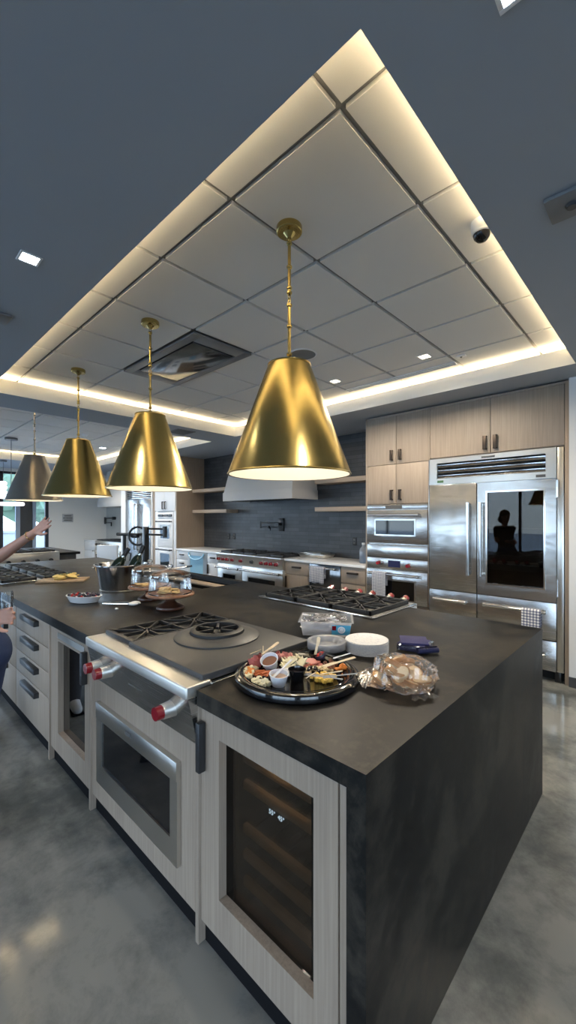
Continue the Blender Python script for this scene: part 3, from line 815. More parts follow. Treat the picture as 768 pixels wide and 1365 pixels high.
# roasting tray on the right counter
t = thing('roasting_tray', 'stainless rectangular tray with lid on the counter right of the range', 'tray', (-4.05, 4.93, .92))
MB().poly([(-4.25, 4.78, .92), (-3.83, 4.78, .92), (-3.83, 5.05, .92), (-4.25, 5.05, .92)], .004).build('tray_base', 'steel_bright', t)
m = MB()
O = [(-4.28, 4.75), (-3.80, 4.75), (-3.80, 5.08), (-4.28, 5.08)]; I = [(-4.25, 4.78), (-3.83, 4.78), (-3.83, 5.05), (-4.25, 5.05)]
for k in range(4):
    j = (k+1) % 4; a, b, c, d = O[k], O[j], I[j], I[k]
    m.bm.faces.new([m.bm.verts.new(p) for p in ((*a, .985), (*b, .985), (*c, .922), (*d, .922))])
o = m.build('tray_side', 'steel_front', t); md = o.modifiers.new('s', 'SOLIDIFY'); md.thickness = .003
m = MB().box(-4.29, -3.79, 4.74, 4.765, .983, .989).box(-4.29, -3.79, 5.065, 5.09, .983, .989).box(-4.29, -4.265, 4.765, 5.065, .983, .989).box(-3.815, -3.79, 4.765, 5.065, .983, .989)
m.build('tray_rim', 'steel_bright', t)
MB().box(-4.20, -3.86, 4.80, 5.03, .986, 1.000, .005).build('lid', 'steel_front', t)
# water bottles
def jug(x, y, label, s=1.):
    t = thing('water_jug', label, 'bottle', (x, y, .92), 'blue jugs beside the ovens')
    MB().lathe([(0, 0), (.052, 0), (.055, .01), (.055, .17), (.045, .2), (.02, .225), (.018, .25)], (x, y, .92), 24, s, s).build('jug_body', 'clear_plastic', t)
    MB().lathe([(0, .004), (.049, .004), (.051, .012), (.051, .14), (0, .14)], (x, y, .92), 24, s, s).build('water', 'water_blue', t)
    MB().lathe([(0, .25), (.022, .25), (.022, .275), (0, .277)], (x, y, .92), 20, s, s).build('cap', 'white_plastic', t)
mk_glass('water_blue', (.35, .66, .88), .8, .02)
jug(-3.06, 4.72, 'blue water jug on the white counter against the tall oven cabinet'); jug(-2.95, 4.84, 'blue water jug tucked behind the front one, beside the tall oven cabinet')
# wall items
def outlet(x, z, label, w=.075):
    t = thing('wall_outlet', label, 'outlet', (x, 5.155, z-.06), 'black outlets on the dark tile')
    MB().box(x-w/2, x+w/2, 5.150, 5.162, z-.06, z+.06, .003).build('cover_plate', 'black', t)
    for dz in (-.025, .025): MB().box(x-.016, x+.016, 5.147, 5.151, z+dz-.015, z+dz+.015, .002).build('socket', 'print_grey', t)
outlet(-3.50, 1.18, 'black outlet on the dark tile between the right shelf and counter'); outlet(-6.34, 1.17, 'black outlet on the dark tile left of the range, right one of two'); outlet(-6.52, 1.165, 'black outlet on the dark tile left of the range, left one of two')
# pot filler
t = thing('pot_filler', 'black folding pot filler tap on the dark tile above the range', 'tap', (-5.05, 5.155, 1.30))
MB().box(-5.10, -4.97, 5.135, 5.16, 1.30, 1.53, .006).build('wall_plate', 'black', t)
MB().cone((-5.03, 5.14, 1.42), (-5.03, 5.05, 1.42), .028, None, 20).build('valve', 'black', t)
MB().tube([(-5.03, 5.06, 1.45), (-5.25, 5.06, 1.45), (-5.47, 5.06, 1.45)], .011, 10).tube([(-5.47, 5.06, 1.47), (-5.47, 5.06, 1.35)], .016, 10).build('upper_arm', 'black', t)
MB().tube([(-5.47, 5.06, 1.37), (-5.22, 5.04, 1.37), (-5.20, 5.04, 1.36), (-5.20, 5.04, 1.31)], .011, 10).cone((-5.22, 5.04, 1.37), (-5.22, 5.0, 1.37), .02, None, 12).build('lower_arm', 'black', t)
# hood
hx0, hx1 = -5.89, -4.22
t = thing('range_hood', 'large pale tapered plaster range hood above the steel range', 'hood', (-5.05, 4.85, 1.82))
m = MB()
def loft(m, A, B):
    a = [m.bm.verts.new(p) for p in A]; b = [m.bm.verts.new(p) for p in B]
    m.bm.faces.new(a[::-1]); m.bm.faces.new(b)
    for k in range(4): m.bm.faces.new((a[k], a[(k+1) % 4], b[(k+1) % 4], b[k]))
loft(m, [(hx0+.0, 4.55, 1.98), (hx1, 4.55, 1.98), (hx1, 5.155, 1.98), (hx0, 5.155, 1.98)], [(hx0+.10, 4.74, 2.80), (hx1-.10, 4.74, 2.80), (hx1-.10, 5.155, 2.80), (hx0+.10, 5.155, 2.80)])
flat('hood_plaster', (.50, .49, .475), .6)
m.build('hood_canopy', 'hood_plaster', t)
m = MB()
m.box(hx0-.012, hx1+.012, 4.538, 4.57, 1.83, 1.978).box(hx0-.012, hx0+.02, 4.57, 5.155, 1.83, 1.978).box(hx1-.02, hx1+.012, 4.57, 5.155, 1.83, 1.978)
m.build('hood_band', 'hood_plaster', t)
MB().box(hx0+.02, hx1-.02, 4.57, 5.15, 1.845, 1.85).build('filter_panel', 'gunmetal', t)
# shelves
def shelf(x0, x1, z, label): tag(recenter(MB().box(x0, x1, 4.86, 5.158, z, z+.065, .002).build('floating_shelf', 'wood_horizontal')), label, 'shelf')
shelf(-4.03, -2.875, 2.055, 'upper wood floating shelf right of the hood'); shelf(-4.03, -2.875, 1.63, 'lower wood floating shelf right of the hood, above the counter')
shelf(-7.355, -6.22, 2.06, 'upper wood floating shelf left of the hood'); shelf(-7.355, -6.22, 1.635, 'lower wood floating shelf left of the hood')
# ------------------------------------------------------------------ left tall block with second fridge and ovens
m = MB().box(-7.385, -7.36, YF-.01, 5.16, 0, 2.795)
tag(recenter(m.build('cabinet_side_panel', 'wood_veneer_panel')), 'tall brown wood side panel at the left end of the dark tile wall', 'panel')
t = thing('white_oven_cabinet', 'white tall cabinet with two doors above the pale double oven', 'cabinet', (-7.8, 4.8, 0))
m = MB().box(-8.22, -7.39, YF+.002, 5.16, 1.67, 2.79).box(-8.22, -8.09, YF-.01, 5.16, 0, 1.67).box(-7.475, -7.39, YF-.01, 5.16, 0, 1.67).box(-8.09, -7.475, YF, 5.16, 0, .35)
m.build('cabinet_body', 'white_lacquer', t)
tag(recenter(MB().box(-8.31, -8.225, YF-.012, 5.16, 0, 2.795).build('wood_panel', 'wood_veneer_panel')), 'narrow brown wood strip between the left fridge and pale double oven', 'panel')
for k, (a, b) in enumerate(((-8.22, -7.82), (-7.82, -7.39))):
    d = door(t, a, b, 1.68, 2.78, YF, 'white_lacquer'); vhandle((b-.05) if k == 0 else a+.05, 1.72, 1.88, YF-.02, 'bronze', d, .03)
t = thing('double_oven', 'pale blue-lit double wall oven in the white cabinet at left', 'oven', (-7.78, 4.7, .35))
MB().box(-8.085, -7.48, YF+.002, 5.0, .36, 1.66).build('oven_body', 'white_lacquer', t)
MB().box(-8.085, -7.48, YF-.02, YF, 1.52, 1.655, .003).build('control_panel', 'white_lacquer', t)
for x in (-8.02, -7.95, -7.88, -7.68, -7.61, -7.54): MB().cone((x, YF-.02, 1.585), (x, YF-.05, 1.585), .026, None, 14).build('knob', 'gunmetal', t)
MB().box(-7.84, -7.72, YF-.024, YF-.02, 1.56, 1.61).build('display_screen', 'print_grey', t)
for z0, z1 in ((.93, 1.51), (.37, .92)):
    d = MB().box(-8.085, -7.48, YF-.03, YF, z0, z1, .004).build('door', 'white_lacquer', t)
    oven_window(d, -7.97, -7.60, z0+.17, z1-.13, YF-.032, 'oven_glass', 'white_lacquer'); hbar(-8.06, -7.50, z1-.05, YF-.03, 'gunmetal', d, .014)
t = thing('refrigerator', 'second stainless refrigerator with twin vertical handles in a white frame, left', 'refrigerator', (-9.0, 4.8, 0))
a0, a1 = -9.56, -8.37
MB().box(a0, a1, YF+.004, 5.15, .1, 2.19).build('fridge_body', 'steel_appliance', t)
MB().box(a0, a1, YF-.01, YF+.002, 1.97, 2.19).build('grille_recess', 'dark_cavity', t)
m = MB()
for k in range(5): m.box(a0+.01, a1-.01, YF-.04, YF-.012, 1.975+k*.043, 2.0+k*.043, .003)
m.build('grille_slats', 'steel_bright', t)
for k, (p, q) in enumerate(((a0, -8.96), (-8.95, a1))):
    d = MB().box(p, q, YF-.045, YF, .45, 1.96, .004).build('door', 'steel_appliance', t)
    vbar((q-.07) if k == 0 else p+.07, .80, 1.86, YF-.045, 'steel_bright', d, .02)
MB().box(a0, a1, YF-.045, YF, .11, .44, .004).build('drawer', 'steel_appliance', t)
MB().box(a0, a1, YF+.06, YF+.08, 0, .1).build('kick_plate', 'dark_cavity', t)
m = MB().box(-9.80, a0-.005, YF-.05, 5.16, 0, 2.795).box(a1+.005, -8.315, YF-.03, 5.16, 0, 2.795).box(a0, a1, YF-.03, 5.16, 2.195, 2.795)
tag(recenter(m.build('fridge_surround', 'white_lacquer')), 'white cabinet frame around the second refrigerator at left', 'cabinet')
# second niche
struct('wall_niche', MB().box(-12.3, -9.80, 5.16, 5.2, 0, ZS), 'white_paint')
flat('niche_paint', (.42, .42, .40), .6)
struct('trim_9', MB().box(-12.3, -9.80, 5.14, 5.16, .9, ZS), 'niche_paint')
tag(recenter(MB().box(-12.28, -11.40, 4.5, 5.14, .885, .92, .003).build('countertop', 'quartz')), 'white countertop in the far left kitchen niche', 'countertop')
t = thing('base_cabinet', 'white base cabinet in the far left kitchen niche', 'cabinet', (-11.84, 4.8, 0))
MB().box(-12.28, -11.41, 4.53, 5.14, 0, .883).build('cabinet_body', 'white_lacquer', t)
for k in range(3): MB().box(-12.27, -11.42, 4.51, 4.53, .12+k*.255, .37+k*.255, .002).build('drawer', 'white_lacquer', t)
t = thing('pro_range', 'far stainless range in the left kitchen niche under the pale hood', 'range', (-10.6, 4.8, 0))
MB().box(-11.39, -9.82, 4.46, 5.13, .1, .93, .004).build('range_body', 'steel_front', t)
for k in range(8): MB().cone((-11.25+k*.18, 4.46, .83), (-11.25+k*.18, 4.41, .83), .035, .03, 16).build('knob', 'gunmetal', t)
for a, b in ((-11.36, -10.62), (-10.58, -9.85)):
    d = MB().box(a, b, 4.43, 4.46, .15, .72, .004).build('oven_door', 'steel_front', t); hbar(a+.03, b-.03, .66, 4.43, 'steel_bright', d, .02)
for k in range(4): grate(-11.37+k*.39, -10.99+k*.39, 4.5, 5.08, .93, t, 2)
for x in (-11.3, -9.9): MB().box(x-.03, x+.03, 4.52, 4.58, 0, .1).build('leg', 'steel_bright', t)
t = thing('range_hood', 'pale hood in the far left kitchen niche above the far range', 'hood', (-10.7, 4.9, 1.85))
m = MB(); loft(m, [(-11.5, 4.56, 1.96), (-9.81, 4.56, 1.96), (-9.81, 5.13, 1.96), (-11.5, 5.13, 1.96)], [(-11.3, 4.75, 2.8), (-9.81, 4.75, 2.8), (-9.81, 5.13, 2.8), (-11.3, 5.13, 2.8)])
m.build('hood_canopy', 'hood_plaster', t)
MB().box(-11.5, -9.81, 4.55, 5.13, 1.83, 1.96, .004).build('hood_band', 'hood_plaster', t)
t = thing('pot_filler', 'black folding pot filler tap in the far left kitchen niche', 'tap', (-11.9, 5.13, 1.35))
MB().tube([(-12.35+.1, 5.08, 1.53), (-11.65, 5.08, 1.53)], .018, 10).tube([(-12.25, 5.08, 1.56), (-12.25, 5.08, 1.36)], .026, 10).build('upper_arm', 'black', t)
MB().tube([(-12.25, 5.08, 1.40), (-11.75, 5.05, 1.40), (-11.75, 5.05, 1.30)], .018, 10).build('lower_arm', 'black', t)
MB().cone((-11.68, 5.14, 1.53), (-11.68, 5.05, 1.53), .045, None, 16).build('valve', 'black', t)
# sign on the white wall
t = thing('wall_sign', 'small grey sign with three dark lines of lettering on the white wall at left', 'sign', (-12.29, 4.07, 1.42))
MB().box(-12.298, -12.285, 3.93, 4.21, 1.42, 1.65, .003).build('sign_plate', 'sign_grey', t)
m = MB()
for z, w in ((1.595, .09), (1.535, .115), (1.475, .10)):
    y = 4.07-w
    while y < 4.07+w-.01:
        q = .018+.02*rnd.random(); m.box(-12.285, -12.283, y, min(y+q, 4.07+w), z-.016, z+.016); y += q+.008
m.build('sign_lettering', 'print_grey', t)
# second island (runs along y) with cooktop
t = thing('far_island', 'dark island with a steel cooktop front in front of the left windows', 'island', (-8.8, 1.4, 0))
MB().box(-9.7, -7.98, -.6, 2.86, .87, .914, .004).build('island_top', 'counter', t)
MB().box(-9.65, -8.02, -.55, 2.80, .08, .868).box(-9.6, -8.08, -.5, 2.75, 0, .08).build('island_body', 'charcoal', t)
ck = MB().box(-8.66, -7.96, .95, 2.50, .90, .935, .005).box(-8.05, -7.95, .95, 2.50, .72, .91, .004).build('cooktop_front', 'steel_front', t)
for k in range(7): MB().cone((-7.95, 1.1+k*.21, .80), (-7.90, 1.1+k*.21, .80), .03, .027, 16).build('knob', 'gunmetal', ck)
for k in range(4): grate(-8.62, -8.08, .98+k*.375, 1.34+k*.375, .935, t, 2, 'x', hgt=.035)
# white chair seen behind the ice bucket
def chair(x, y, rz, label):
    t = thing('bar_chair', label, 'chair', (0, 0, 0))
    m = MB(); pts = []
    m.box(-.20, .20, -.025, .025, .72, 1.06, .022, seg=3); m.build('backrest', 'white_plastic', t)
    MB().box(-.21, .21, 0, .42, .66, .72, .02).build('seat', 'white_plastic', t)
    for sx in (-1, 1):
        for sy in (0, 1): MB().cone((sx*.18, .03+sy*.36, .66), (sx*.21, .0+sy*.42, 0), .013, .011, 12).build('leg', 'black', t)
        MB().tube([(sx*.2, .0, .75), (sx*.25, .05, .88), (sx*.26, .2, .92), (sx*.25, .34, .88), (sx*.2, .38, .7)], .012, 8).build('arm', 'black', t)
    MB().tube([(-.19, .4, .25), (.19, .4, .25)], .01, 8).build('footrest', 'black', t)
    t.location = (x, y, 0); t.rotation_euler = (0, 0, rz); return t
chair(-7.25, 3.05, R(35), 'white bar chair with black arm hoop behind the steel ice bucket')
# ------------------------------------------------------------------ main island
ZT = .914; TH = .055; YI = .855
m = MB(); z0 = ZT-TH
bx = lambda a, b, c, d: m.box(a, b, c, d, z0, ZT)
bx(-1.238, -.535, .836, 2.62); bx(-2.157, -1.238, 1.50, 2.145); bx(-1.238-.09, -1.238, 2.145, 2.62)
bx(-2.98, -2.157, .836, 2.145); bx(-2.98, -2.32, 2.145, 2.62)
bx(-4.0, -2.98, .836, 2.06); bx(-4.0, -2.98, 2.57, 2.62); bx(-6.58, -4.0, .836, 2.62)
m.box(-.592, -.535, .836, 2.62, 0, z0)
tag(recenter(m.build('island_countertop', 'counter')), 'long charcoal stone island top with waterfall end on the right', 'countertop')
# carcass of the island behind the front units
m = MB().box(-6.5, -4.01, 1.53, 2.56, 0, .856).box(-4.01, -2.97, 1.53, 2.04, 0, .856).box(-4.01, -2.97, 2.04, 2.56, 0, .66).box(-2.97, -2.33, 1.53, 2.56, 0, .856).box(-2.33, -.60, 1.53, 2.56, 0, .79)
m.box(-6.56, -6.5, .87, 2.56, 0, .856)
tag(recenter(m.build('kitchen_island', 'wood')), 'wood body of the long island under the charcoal top', 'island')
for a, b, w in ((-6.49, -2.893, 'the drawer cabinets'), (-2.870, -2.237, 'the narrow glass-door cooler'), (-2.214, -1.259, 'the small oven cabinet'), (-1.236, -.628, 'the near wine cooler')):
    tag(recenter(MB().box(a, b, .872, .885, 0, .086).build('toe_kick', 'black_matte')), 'recessed black toe kick on the floor under '+w, 'toe kick')
def gable(x, label): tag(recenter(MB().box(x-.019, x, YI-.012, 1.52, .0, .857, .001).build('gable_panel', 'wood')), label, 'panel')
gable(-1.238, 'wood gable panel reaching the floor between the wine cooler and the range cabinet')
gable(-2.216, 'wood gable panel reaching the floor between the range cabinet and glass-door cooler')
gable(-2.872, 'wood gable panel reaching the floor between the glass-door cooler and the drawers')
tag(recenter(MB().box(-.626, -.594, YI, 1.5, .0, .855, .002).build('filler_strip', 'wood')), 'narrow vertical wood filler strip beside the dark waterfall end', 'panel')

# wine cooler nearest the camera
t = thing('wine_cooler', 'wine cooler with wood framed glass door at the near right end of the island', 'wine cooler', (-.93, 1.2, 0))
m = MB().box(-1.236, -1.10, YI+.035, 1.5, .09, .855).box(-.75, -.628, YI+.035, 1.5, .09, .855).box(-1.10, -.75, 1.45, 1.5, .09, .855)
m.box(-1.10, -.75, YI+.045, 1.45, .09, .16).box(-1.10, -.75, YI+.045, 1.45, .80, .855)
m.build('cooler_body', 'black_matte', t)
d = MB().frame(-1.235, -.630, .088, .852, -1.131, -.712, .222, .768, YI-.002, YI+.030).build('door', 'wood', t)
MB().box(-1.14, -.70, YI+.031, YI+.036, .21, .78).build('door_glass', 'tinted_glass', d)
m = MB().box(-1.135, -1.10, YI+.037, YI+.060, .21, .78).box(-.742, -.705, YI+.037, YI+.060, .21, .78)
m.build('inner_frame', 'black', d)
MB().box(-1.229, -1.205, YI-.032, YI-.004, .632, .806, .003).build('handle', 'gunmetal', d)
text('display_digits', '55°  45°', .020, Matrix.Translation((-.885, YI+.0295, .616))@FRONT, 'display', d)
for k, z in enumerate((.690, .598, .445, .355, .262)):
    h = .03
    s_ = MB().box(-1.095, -.755, YI+.075, YI+.092, z-h/2, z+h/2, .002).build('wine_rack', 'wine_shelf', t)
    m = MB()
    for q in range(5): m.cone((-1.08+q*.078, YI+.1, z-.01), (-1.08+q*.078, 1.42, z-.01), .004, None, 6)
    m.build('rack_wires', 'steel_bright', s_)
for k, (x, z) in enumerate([(x, z) for z in (.655, .40, .31) for x in (-1.03, -.94, -.85)]):
    b = thing('wine_bottle', 'dark wine bottle lying on a rack inside the near wine cooler', 'bottle', (0, 0, 0), 'wine bottles in the cooler')
    MB().lathe([(0, 0), (.036, 0), (.038, .01), (.038, .19), (.015, .23), (.014, .29), (0, .29)], seg=20).build('bottle_body', 'bottle_glass', b)
    MB().lathe([(.0165, .245), (.0165, .292), (0, .293)], seg=16).build('capsule', 'gold' if k % 2 else 'navy_dark', b)
    b.rotation_euler = (R(90), 0, 0); b.location = (x, 1.40, z-.005+.018)
# range top module
xa, xb = -2.155, -1.242
t = thing('pro_rangetop', 'steel range top with red knobs, black griddle and ring burner set in the island', 'range top', (-1.70, 1.1, ZT))
MB().box(xa, xb, YI+.001, 1.50, .60+.11, .915).build('range_body', 'steel_front', t)
bn = MB().box(xa, xb, .795, .905, .885, .931, .007, seg=3).build('bullnose', 'steel_satin', t)
MB().poly([(xa, .803, .889), (xa, YI+.003, .889), (xa, YI+.003, .713), (xa, YI-.012, .713)], xb-xa, (1, 0, 0)).build('control_panel', 'steel_appliance', t)
MB().box(-2.157, -2.145, .905, 1.50, .910, .922, .002).box(-1.254, -1.238, .905, 1.505, .910, .920, .002).box(-2.157, -1.238, 1.49, 1.505, .910, .935, .002).build('side_rail', 'steel_bright', t)
for x in (-2.03, -1.925, -1.375):
    k = redknob(x, .836, .812, t, 1.0)
    MB().cone((x, .826, .812), (x, .775, .812), .031, .027, 32).build('knob_barrel', 'steel_satin', k)
    MB().cone((x, .775, .812), (x, .748, .812), .0265, .0245, 12).build('knob_grip', 'red', k)
MB().box(-1.74, -1.62, .822, .826, .80, .812).build('brand_plate', 'steel_front', t)
# grate module (left) and flat griddle with ring burner (right)
gm = MB().box(-2.125, -1.852, .90, 1.475, .916, .926, .002).build('burner_tray', 'griddle', t)
grate(-2.128, -1.850, .897, 1.478, .922, t, 2, hgt=.028, bar=.009)
MB().box(-2.132, -1.848, .886, .902, .918, .951, .004).build('grate_front_bar', 'gunmetal', t)
gp = MB().box(-1.846, -1.258, .874, 1.478, .922, .951, .005, seg=3).build('griddle_plate', 'griddle', t)
cw = (-1.625, 1.215, 0)
MB().lathe([(.205, .9515), (.205, .957), (.198, .961), (.145, .972), (.132, .974), (.128, .962), (.128, .9515)], cw, 72, close=True).build('ring_plate', 'griddle', t)
wg = MB().lathe([(.128, .972), (.128, .985), (.116, .992), (.104, .992), (.104, .972)], cw, 64, close=True)
for q in range(6):
    a = q*math.pi/3+.35; u = V((math.cos(a), math.sin(a), 0)); s_ = V((-u.y, u.x, 0))*.006; c = V((cw[0], cw[1], .974))
    wg.poly([c+u*.022-s_, c+u*.108-s_, c+u*.108+s_, c+u*.022+s_], .015)
wg = wg.build('wok_grate', 'cast_iron', t)
MB().lathe([(0, .952), (.127, .952), (.127, .954), (0, .954)], cw, 48).build('burner_well', 'dark_cavity', t)
MB().lathe([(0, .975), (.028, .975), (.034, .968), (.036, .955), (0, .955)], cw, 28).build('burner', 'black', wg)
# cabinet under it with built-in oven
t = thing('range_cabinet', 'wood front panel cabinet around the small oven below the red-knob range top', 'cabinet', (-1.72, 1.2, 0))
MB().frame(-2.214, -1.259, .088, .708, -2.10, -1.385, .22, .585, YI-.002, YI+.02).build('front_panel', 'wood', t)
m = MB().box(-2.214, -2.195, YI+.022, 1.5, .09, .855).box(-1.277, -1.259, YI+.022, 1.5, .09, .855).box(-2.195, -1.277, YI+.022, 1.5, .088, .108)
m.box(-2.214, -2.158, YI-.002, YI+.022, .71, .855)
m.build('cabinet_body', 'wood', t)
t = thing('drawer_oven', 'small built-in steel framed oven with black glass under the island range top', 'oven', (-1.74, 1.1, .2))
MB().frame(-2.118, -1.367, .203, .602, -2.064, -1.418, .296, .522, YI-.020, YI-.003).build('oven_frame', 'steel_front', t)
MB().box(-2.118, -1.367, YI-.024, YI-.019, .530, .602, .001).build('control_strip', 'steel_front', t)
MB().box(-1.785, -1.735, YI-.026, YI-.023, .560, .578).build('brand_plate', 'print_grey', t)
MB().box(-2.066, -1.416, YI-.013, YI-.009, .295, .524).build('window', 'black_glass', t)
MB().box(-2.09, -1.395, YI+.0, 1.4, .225, .58).build('oven_body', 'black', t)
# glass door cooler
t = thing('beverage_cooler', 'narrow glass-door cooler framed in wood, left of the island range cabinet', 'cooler', (-2.55, 1.2, 0))
m = MB().box(-2.871, -2.72, YI+.035, 1.5, .09, .855).box(-2.33, -2.237, YI+.035, 1.5, .09, .855).box(-2.72, -2.33, 1.45, 1.5, .09, .855).box(-2.72, -2.33, YI+.045, 1.45, .09, .12).box(-2.72, -2.33, YI+.045, 1.45, .80, .855)
m.build('cooler_body', 'black_matte', t)
d = MB().frame(-2.870, -2.237, .088, .852, -2.742, -2.318, .212, .775, YI-.002, YI+.030).build('door', 'wood', t)
MB().box(-2.75, -2.31, YI+.031, YI+.036, .20, .79).build('door_glass', 'smoke_glass', d)
MB().box(-2.745, -2.715, YI+.037, YI+.055, .20, .79).box(-2.345, -2.315, YI+.037, YI+.055, .20, .79).build('inner_frame', 'black', d)
MB().box(-2.306, -2.276, YI-.034, YI-.004, .64, .812, .003).build('handle', 'gunmetal', d)
MB().box(-2.74, -2.32, YI-.006, YI-.003, .795, .83).build('top_rail', 'steel_front', d)
for z in (.35, .52): MB().box(-2.71, -2.34, YI+.07, 1.40, z, z+.008).build('shelf', 'steel_bright', t)
# drawer stacks
for k, (x0, x1, lab) in enumerate(((-3.69, -2.893, 'wood drawer cabinet with four dark pulls, left of the glass-door cooler in the island'),
                                   (-4.50, -3.695, 'wood drawer cabinet behind the hand with the glass, second stack from the cooler'),
                                   (-5.40, -4.505, 'wood drawer cabinet third from the cooler, at the left edge below the cooktop'), (-6.49, -5.405, 'wood drawer cabinet at the far left end of the island'))):
    t = thing('drawer_cabinet', lab, 'cabinet', ((x0+x1)/2, 1.2, 0))
    MB().box(x0+.001, x1-.001, YI+.022, 1.5, .09, .855).build('cabinet_body', 'wood', t)
    for (a, b) in ((.692, .850), (.532, .688), (.372, .528), (.088, .368)):
        d = MB().box(x0+.003, x1-.003, YI-.002, YI+.020, a, b, .0015).build('drawer', 'wood', t)
        xc = (x0+x1)/2; w = .17
        hd = MB().box(xc-w, xc+w, YI-.034, YI-.028, b-.055, b-.020, .002).box(xc-w, xc+w, YI-.030, YI-.002, b-.024, b-.018, .001)
        hd.box(xc-w, xc-w+.006, YI-.030, YI-.002, b-.055, b-.020).box(xc+w-.006, xc+w, YI-.030, YI-.002, b-.055, b-.020).build('handle', 'gunmetal', d)
# back cooktop with six burners
t = thing('gas_cooktop', 'six-burner gas cooktop with black grates on the far side of the island', 'cooktop', (-1.82, 2.42, ZT))
MB().box(-2.318, -1.33, 2.147, 2.74, .80, .922, .004).build('cook_surface', 'steel_front', t)
MB().box(-2.33, -1.318, 2.135, 2.152, .912, .932, .003).box(-1.33, -1.318, 2.15, 2.70, .912, .928, .002).box(-2.33, -2.318, 2.15, 2.70, .912, .928, .002).build('side_rail', 'steel_bright', t)
MB().box(-2.30, -1.35, 2.17, 2.66, .921, .926).build('burner_tray', 'steel_front', t)
for k in range(3): grate(-2.29+k*.315, -1.985+k*.315, 2.17, 2.66, .926, t, 2, hgt=.030, bar=.009)
for x in (-2.12, -1.98, -1.84, -1.72, -1.56, -1.44): redknob(x, 2.735, .912, t, 1.3, (0, 1, .5))
# left cooktop
t = thing('gas_cooktop', 'steel gas cooktop with rows of black grates at the left end of the island', 'cooktop', (-5.3, 1.24, ZT))
MB().box(-6.10, -4.52, .90, 1.60, .912, .924, .003).build('cook_surface', 'steel_bright', t)
for k in range(5):
    for y0, y1 in ((.93, 1.22), (1.29, 1.57)): grate(-6.08+k*.312, -5.775+k*.312, y0, y1, .924, t, 1, hgt=.026, bar=.010)
# workstation sink
t = thing('workstation_sink', 'dark rectangular sink sunk into the far edge of the island', 'sink', (-3.49, 2.31, .7))
m = MB().box(-3.995, -2.985, 2.065, 2.075, .68, .912).box(-3.995, -2.985, 2.555, 2.565, .68, .912).box(-3.995, -3.985, 2.075, 2.555, .68, .912).box(-2.995, -2.985, 2.075, 2.555, .68, .912).box(-3.995, -2.985, 2.065, 2.565, .67, .68)
m.build('sink_basin', 'gunmetal', t)
MB().box(-3.985, -2.995, 2.075, 2.085, .865, .875).box(-3.985, -2.995, 2.545, 2.555, .865, .875).build('ledge', 'gunmetal', t)
MB().lathe([(0, .682), (.04, .682), (.045, .684), (0, .684)], (-3.5, 2.3, 0), 24).build('drain', 'steel_bright', t)
tag(recenter(MB().box(-3.96, -3.0, 2.30, 2.41, .876, .893, .004).build('sink_board', 'wood_horizontal')), 'long wooden board resting across the dark island sink', 'board')

# articulated black taps behind the ice bucket
t = thing('articulated_tap', 'tall black square-post folding tap behind the glass cake domes', 'tap', (-4.66, 2.42, ZT))
MB().box(-4.69, -4.63, 2.39, 2.45, ZT, 1.425, .004).build('post', 'black', t)
m = MB().tube([(-4.64, 2.43, 1.40), (-4.36, 2.50, 1.40)], .012, 10).tube([(-4.64, 2.43, 1.33), (-4.36, 2.50, 1.33)], .012, 10)
m.cone((-4.355, 2.50, 1.30), (-4.355, 2.50, 1.43), .026, None, 16)
m.build('arm', 'black', t)
t = thing('ring_tap', 'black tap post carrying a large upright ring behind the ice bucket', 'tap', (-5.30, 2.45, ZT))
MB().cone((-5.30, 2.45, ZT), (-5.30, 2.45, 1.31), .022, None, 20).build('post', 'black', t)
MB().lathe([(0, ZT), (.05, ZT), (.05, ZT+.02), (0, ZT+.02)], (-5.30, 2.45, 0), 24).build('base_flange', 'black', t)
MB().cone((-5.40, 2.40, 1.315), (-4.98, 2.55, 1.315), .020, None, 14).cone((-5.12, 2.47, 1.30), (-5.02, 2.50, 1.30), .028, None, 16).build('arm', 'black', t)
# ring plane faces the camera side: its axis points along (0.87,-0.42)
pts = []
for k in range(40):
    a = 2*math.pi*k/40; pts.append((-5.02+.112*.74*math.cos(a), 2.50+.112*.70*math.cos(a), 1.298+.115*math.sin(a)))
MB().tube(pts, .014, 10, True).build('ring', 'black', t)
# ------------------------------------------------------------------ things on the island
# wine bucket
c = (-3.46, 1.57, ZT)
t = thing('ice_bucket', 'large stainless ice bucket with two dark bottles leaning in it', 'bucket', c)
MB().lathe([(0, .002), (.155, .002), (.162, .008), (.205, .212), (.215, .214), (.216, .222), (.205, .224), (.199, .214), (.156, .014), (0, .012)], c, 56).build('bucket_body', 'steel_bright', t)
MB().lathe([(.161, 0), (.168, .002), (.170, .010), (.163, .014)], c, 56).build('base_ring', 'steel_front', t)
for s_ in (-1, 1):
    a = R(43.4); pts = [(c[0]+s_*math.cos(a)*(.208+.03*math.sin(q))-math.sin(a)*.045*math.cos(q), c[1]+s_*math.sin(a)*(.208+.03*math.sin(q))+math.cos(a)*.045*math.cos(q), c[2]+.19) for q in [math.pi*k/8 for k in range(9)]]
    MB().tube(pts, .006, 8).build('handle', 'steel_bright', t)
m = MB()
for k in range(46):
    a = rnd.random()*6.3; q = .165*rnd.random()**.5
    m.box(c[0]+q*math.cos(a)-.014, c[0]+q*math.cos(a)+.014, c[1]+q*math.sin(a)-.014, c[1]+q*math.sin(a)+.014, c[2]+.125, c[2]+.153, .003, Matrix.Rotation(rnd.random()*2, 3, (rnd.random(), .4, .6)), seg=1)
tag(recenter(m.build('ice_cubes', 'ice')), 'ice cubes filling the steel bucket', 'ice', kind='stuff')
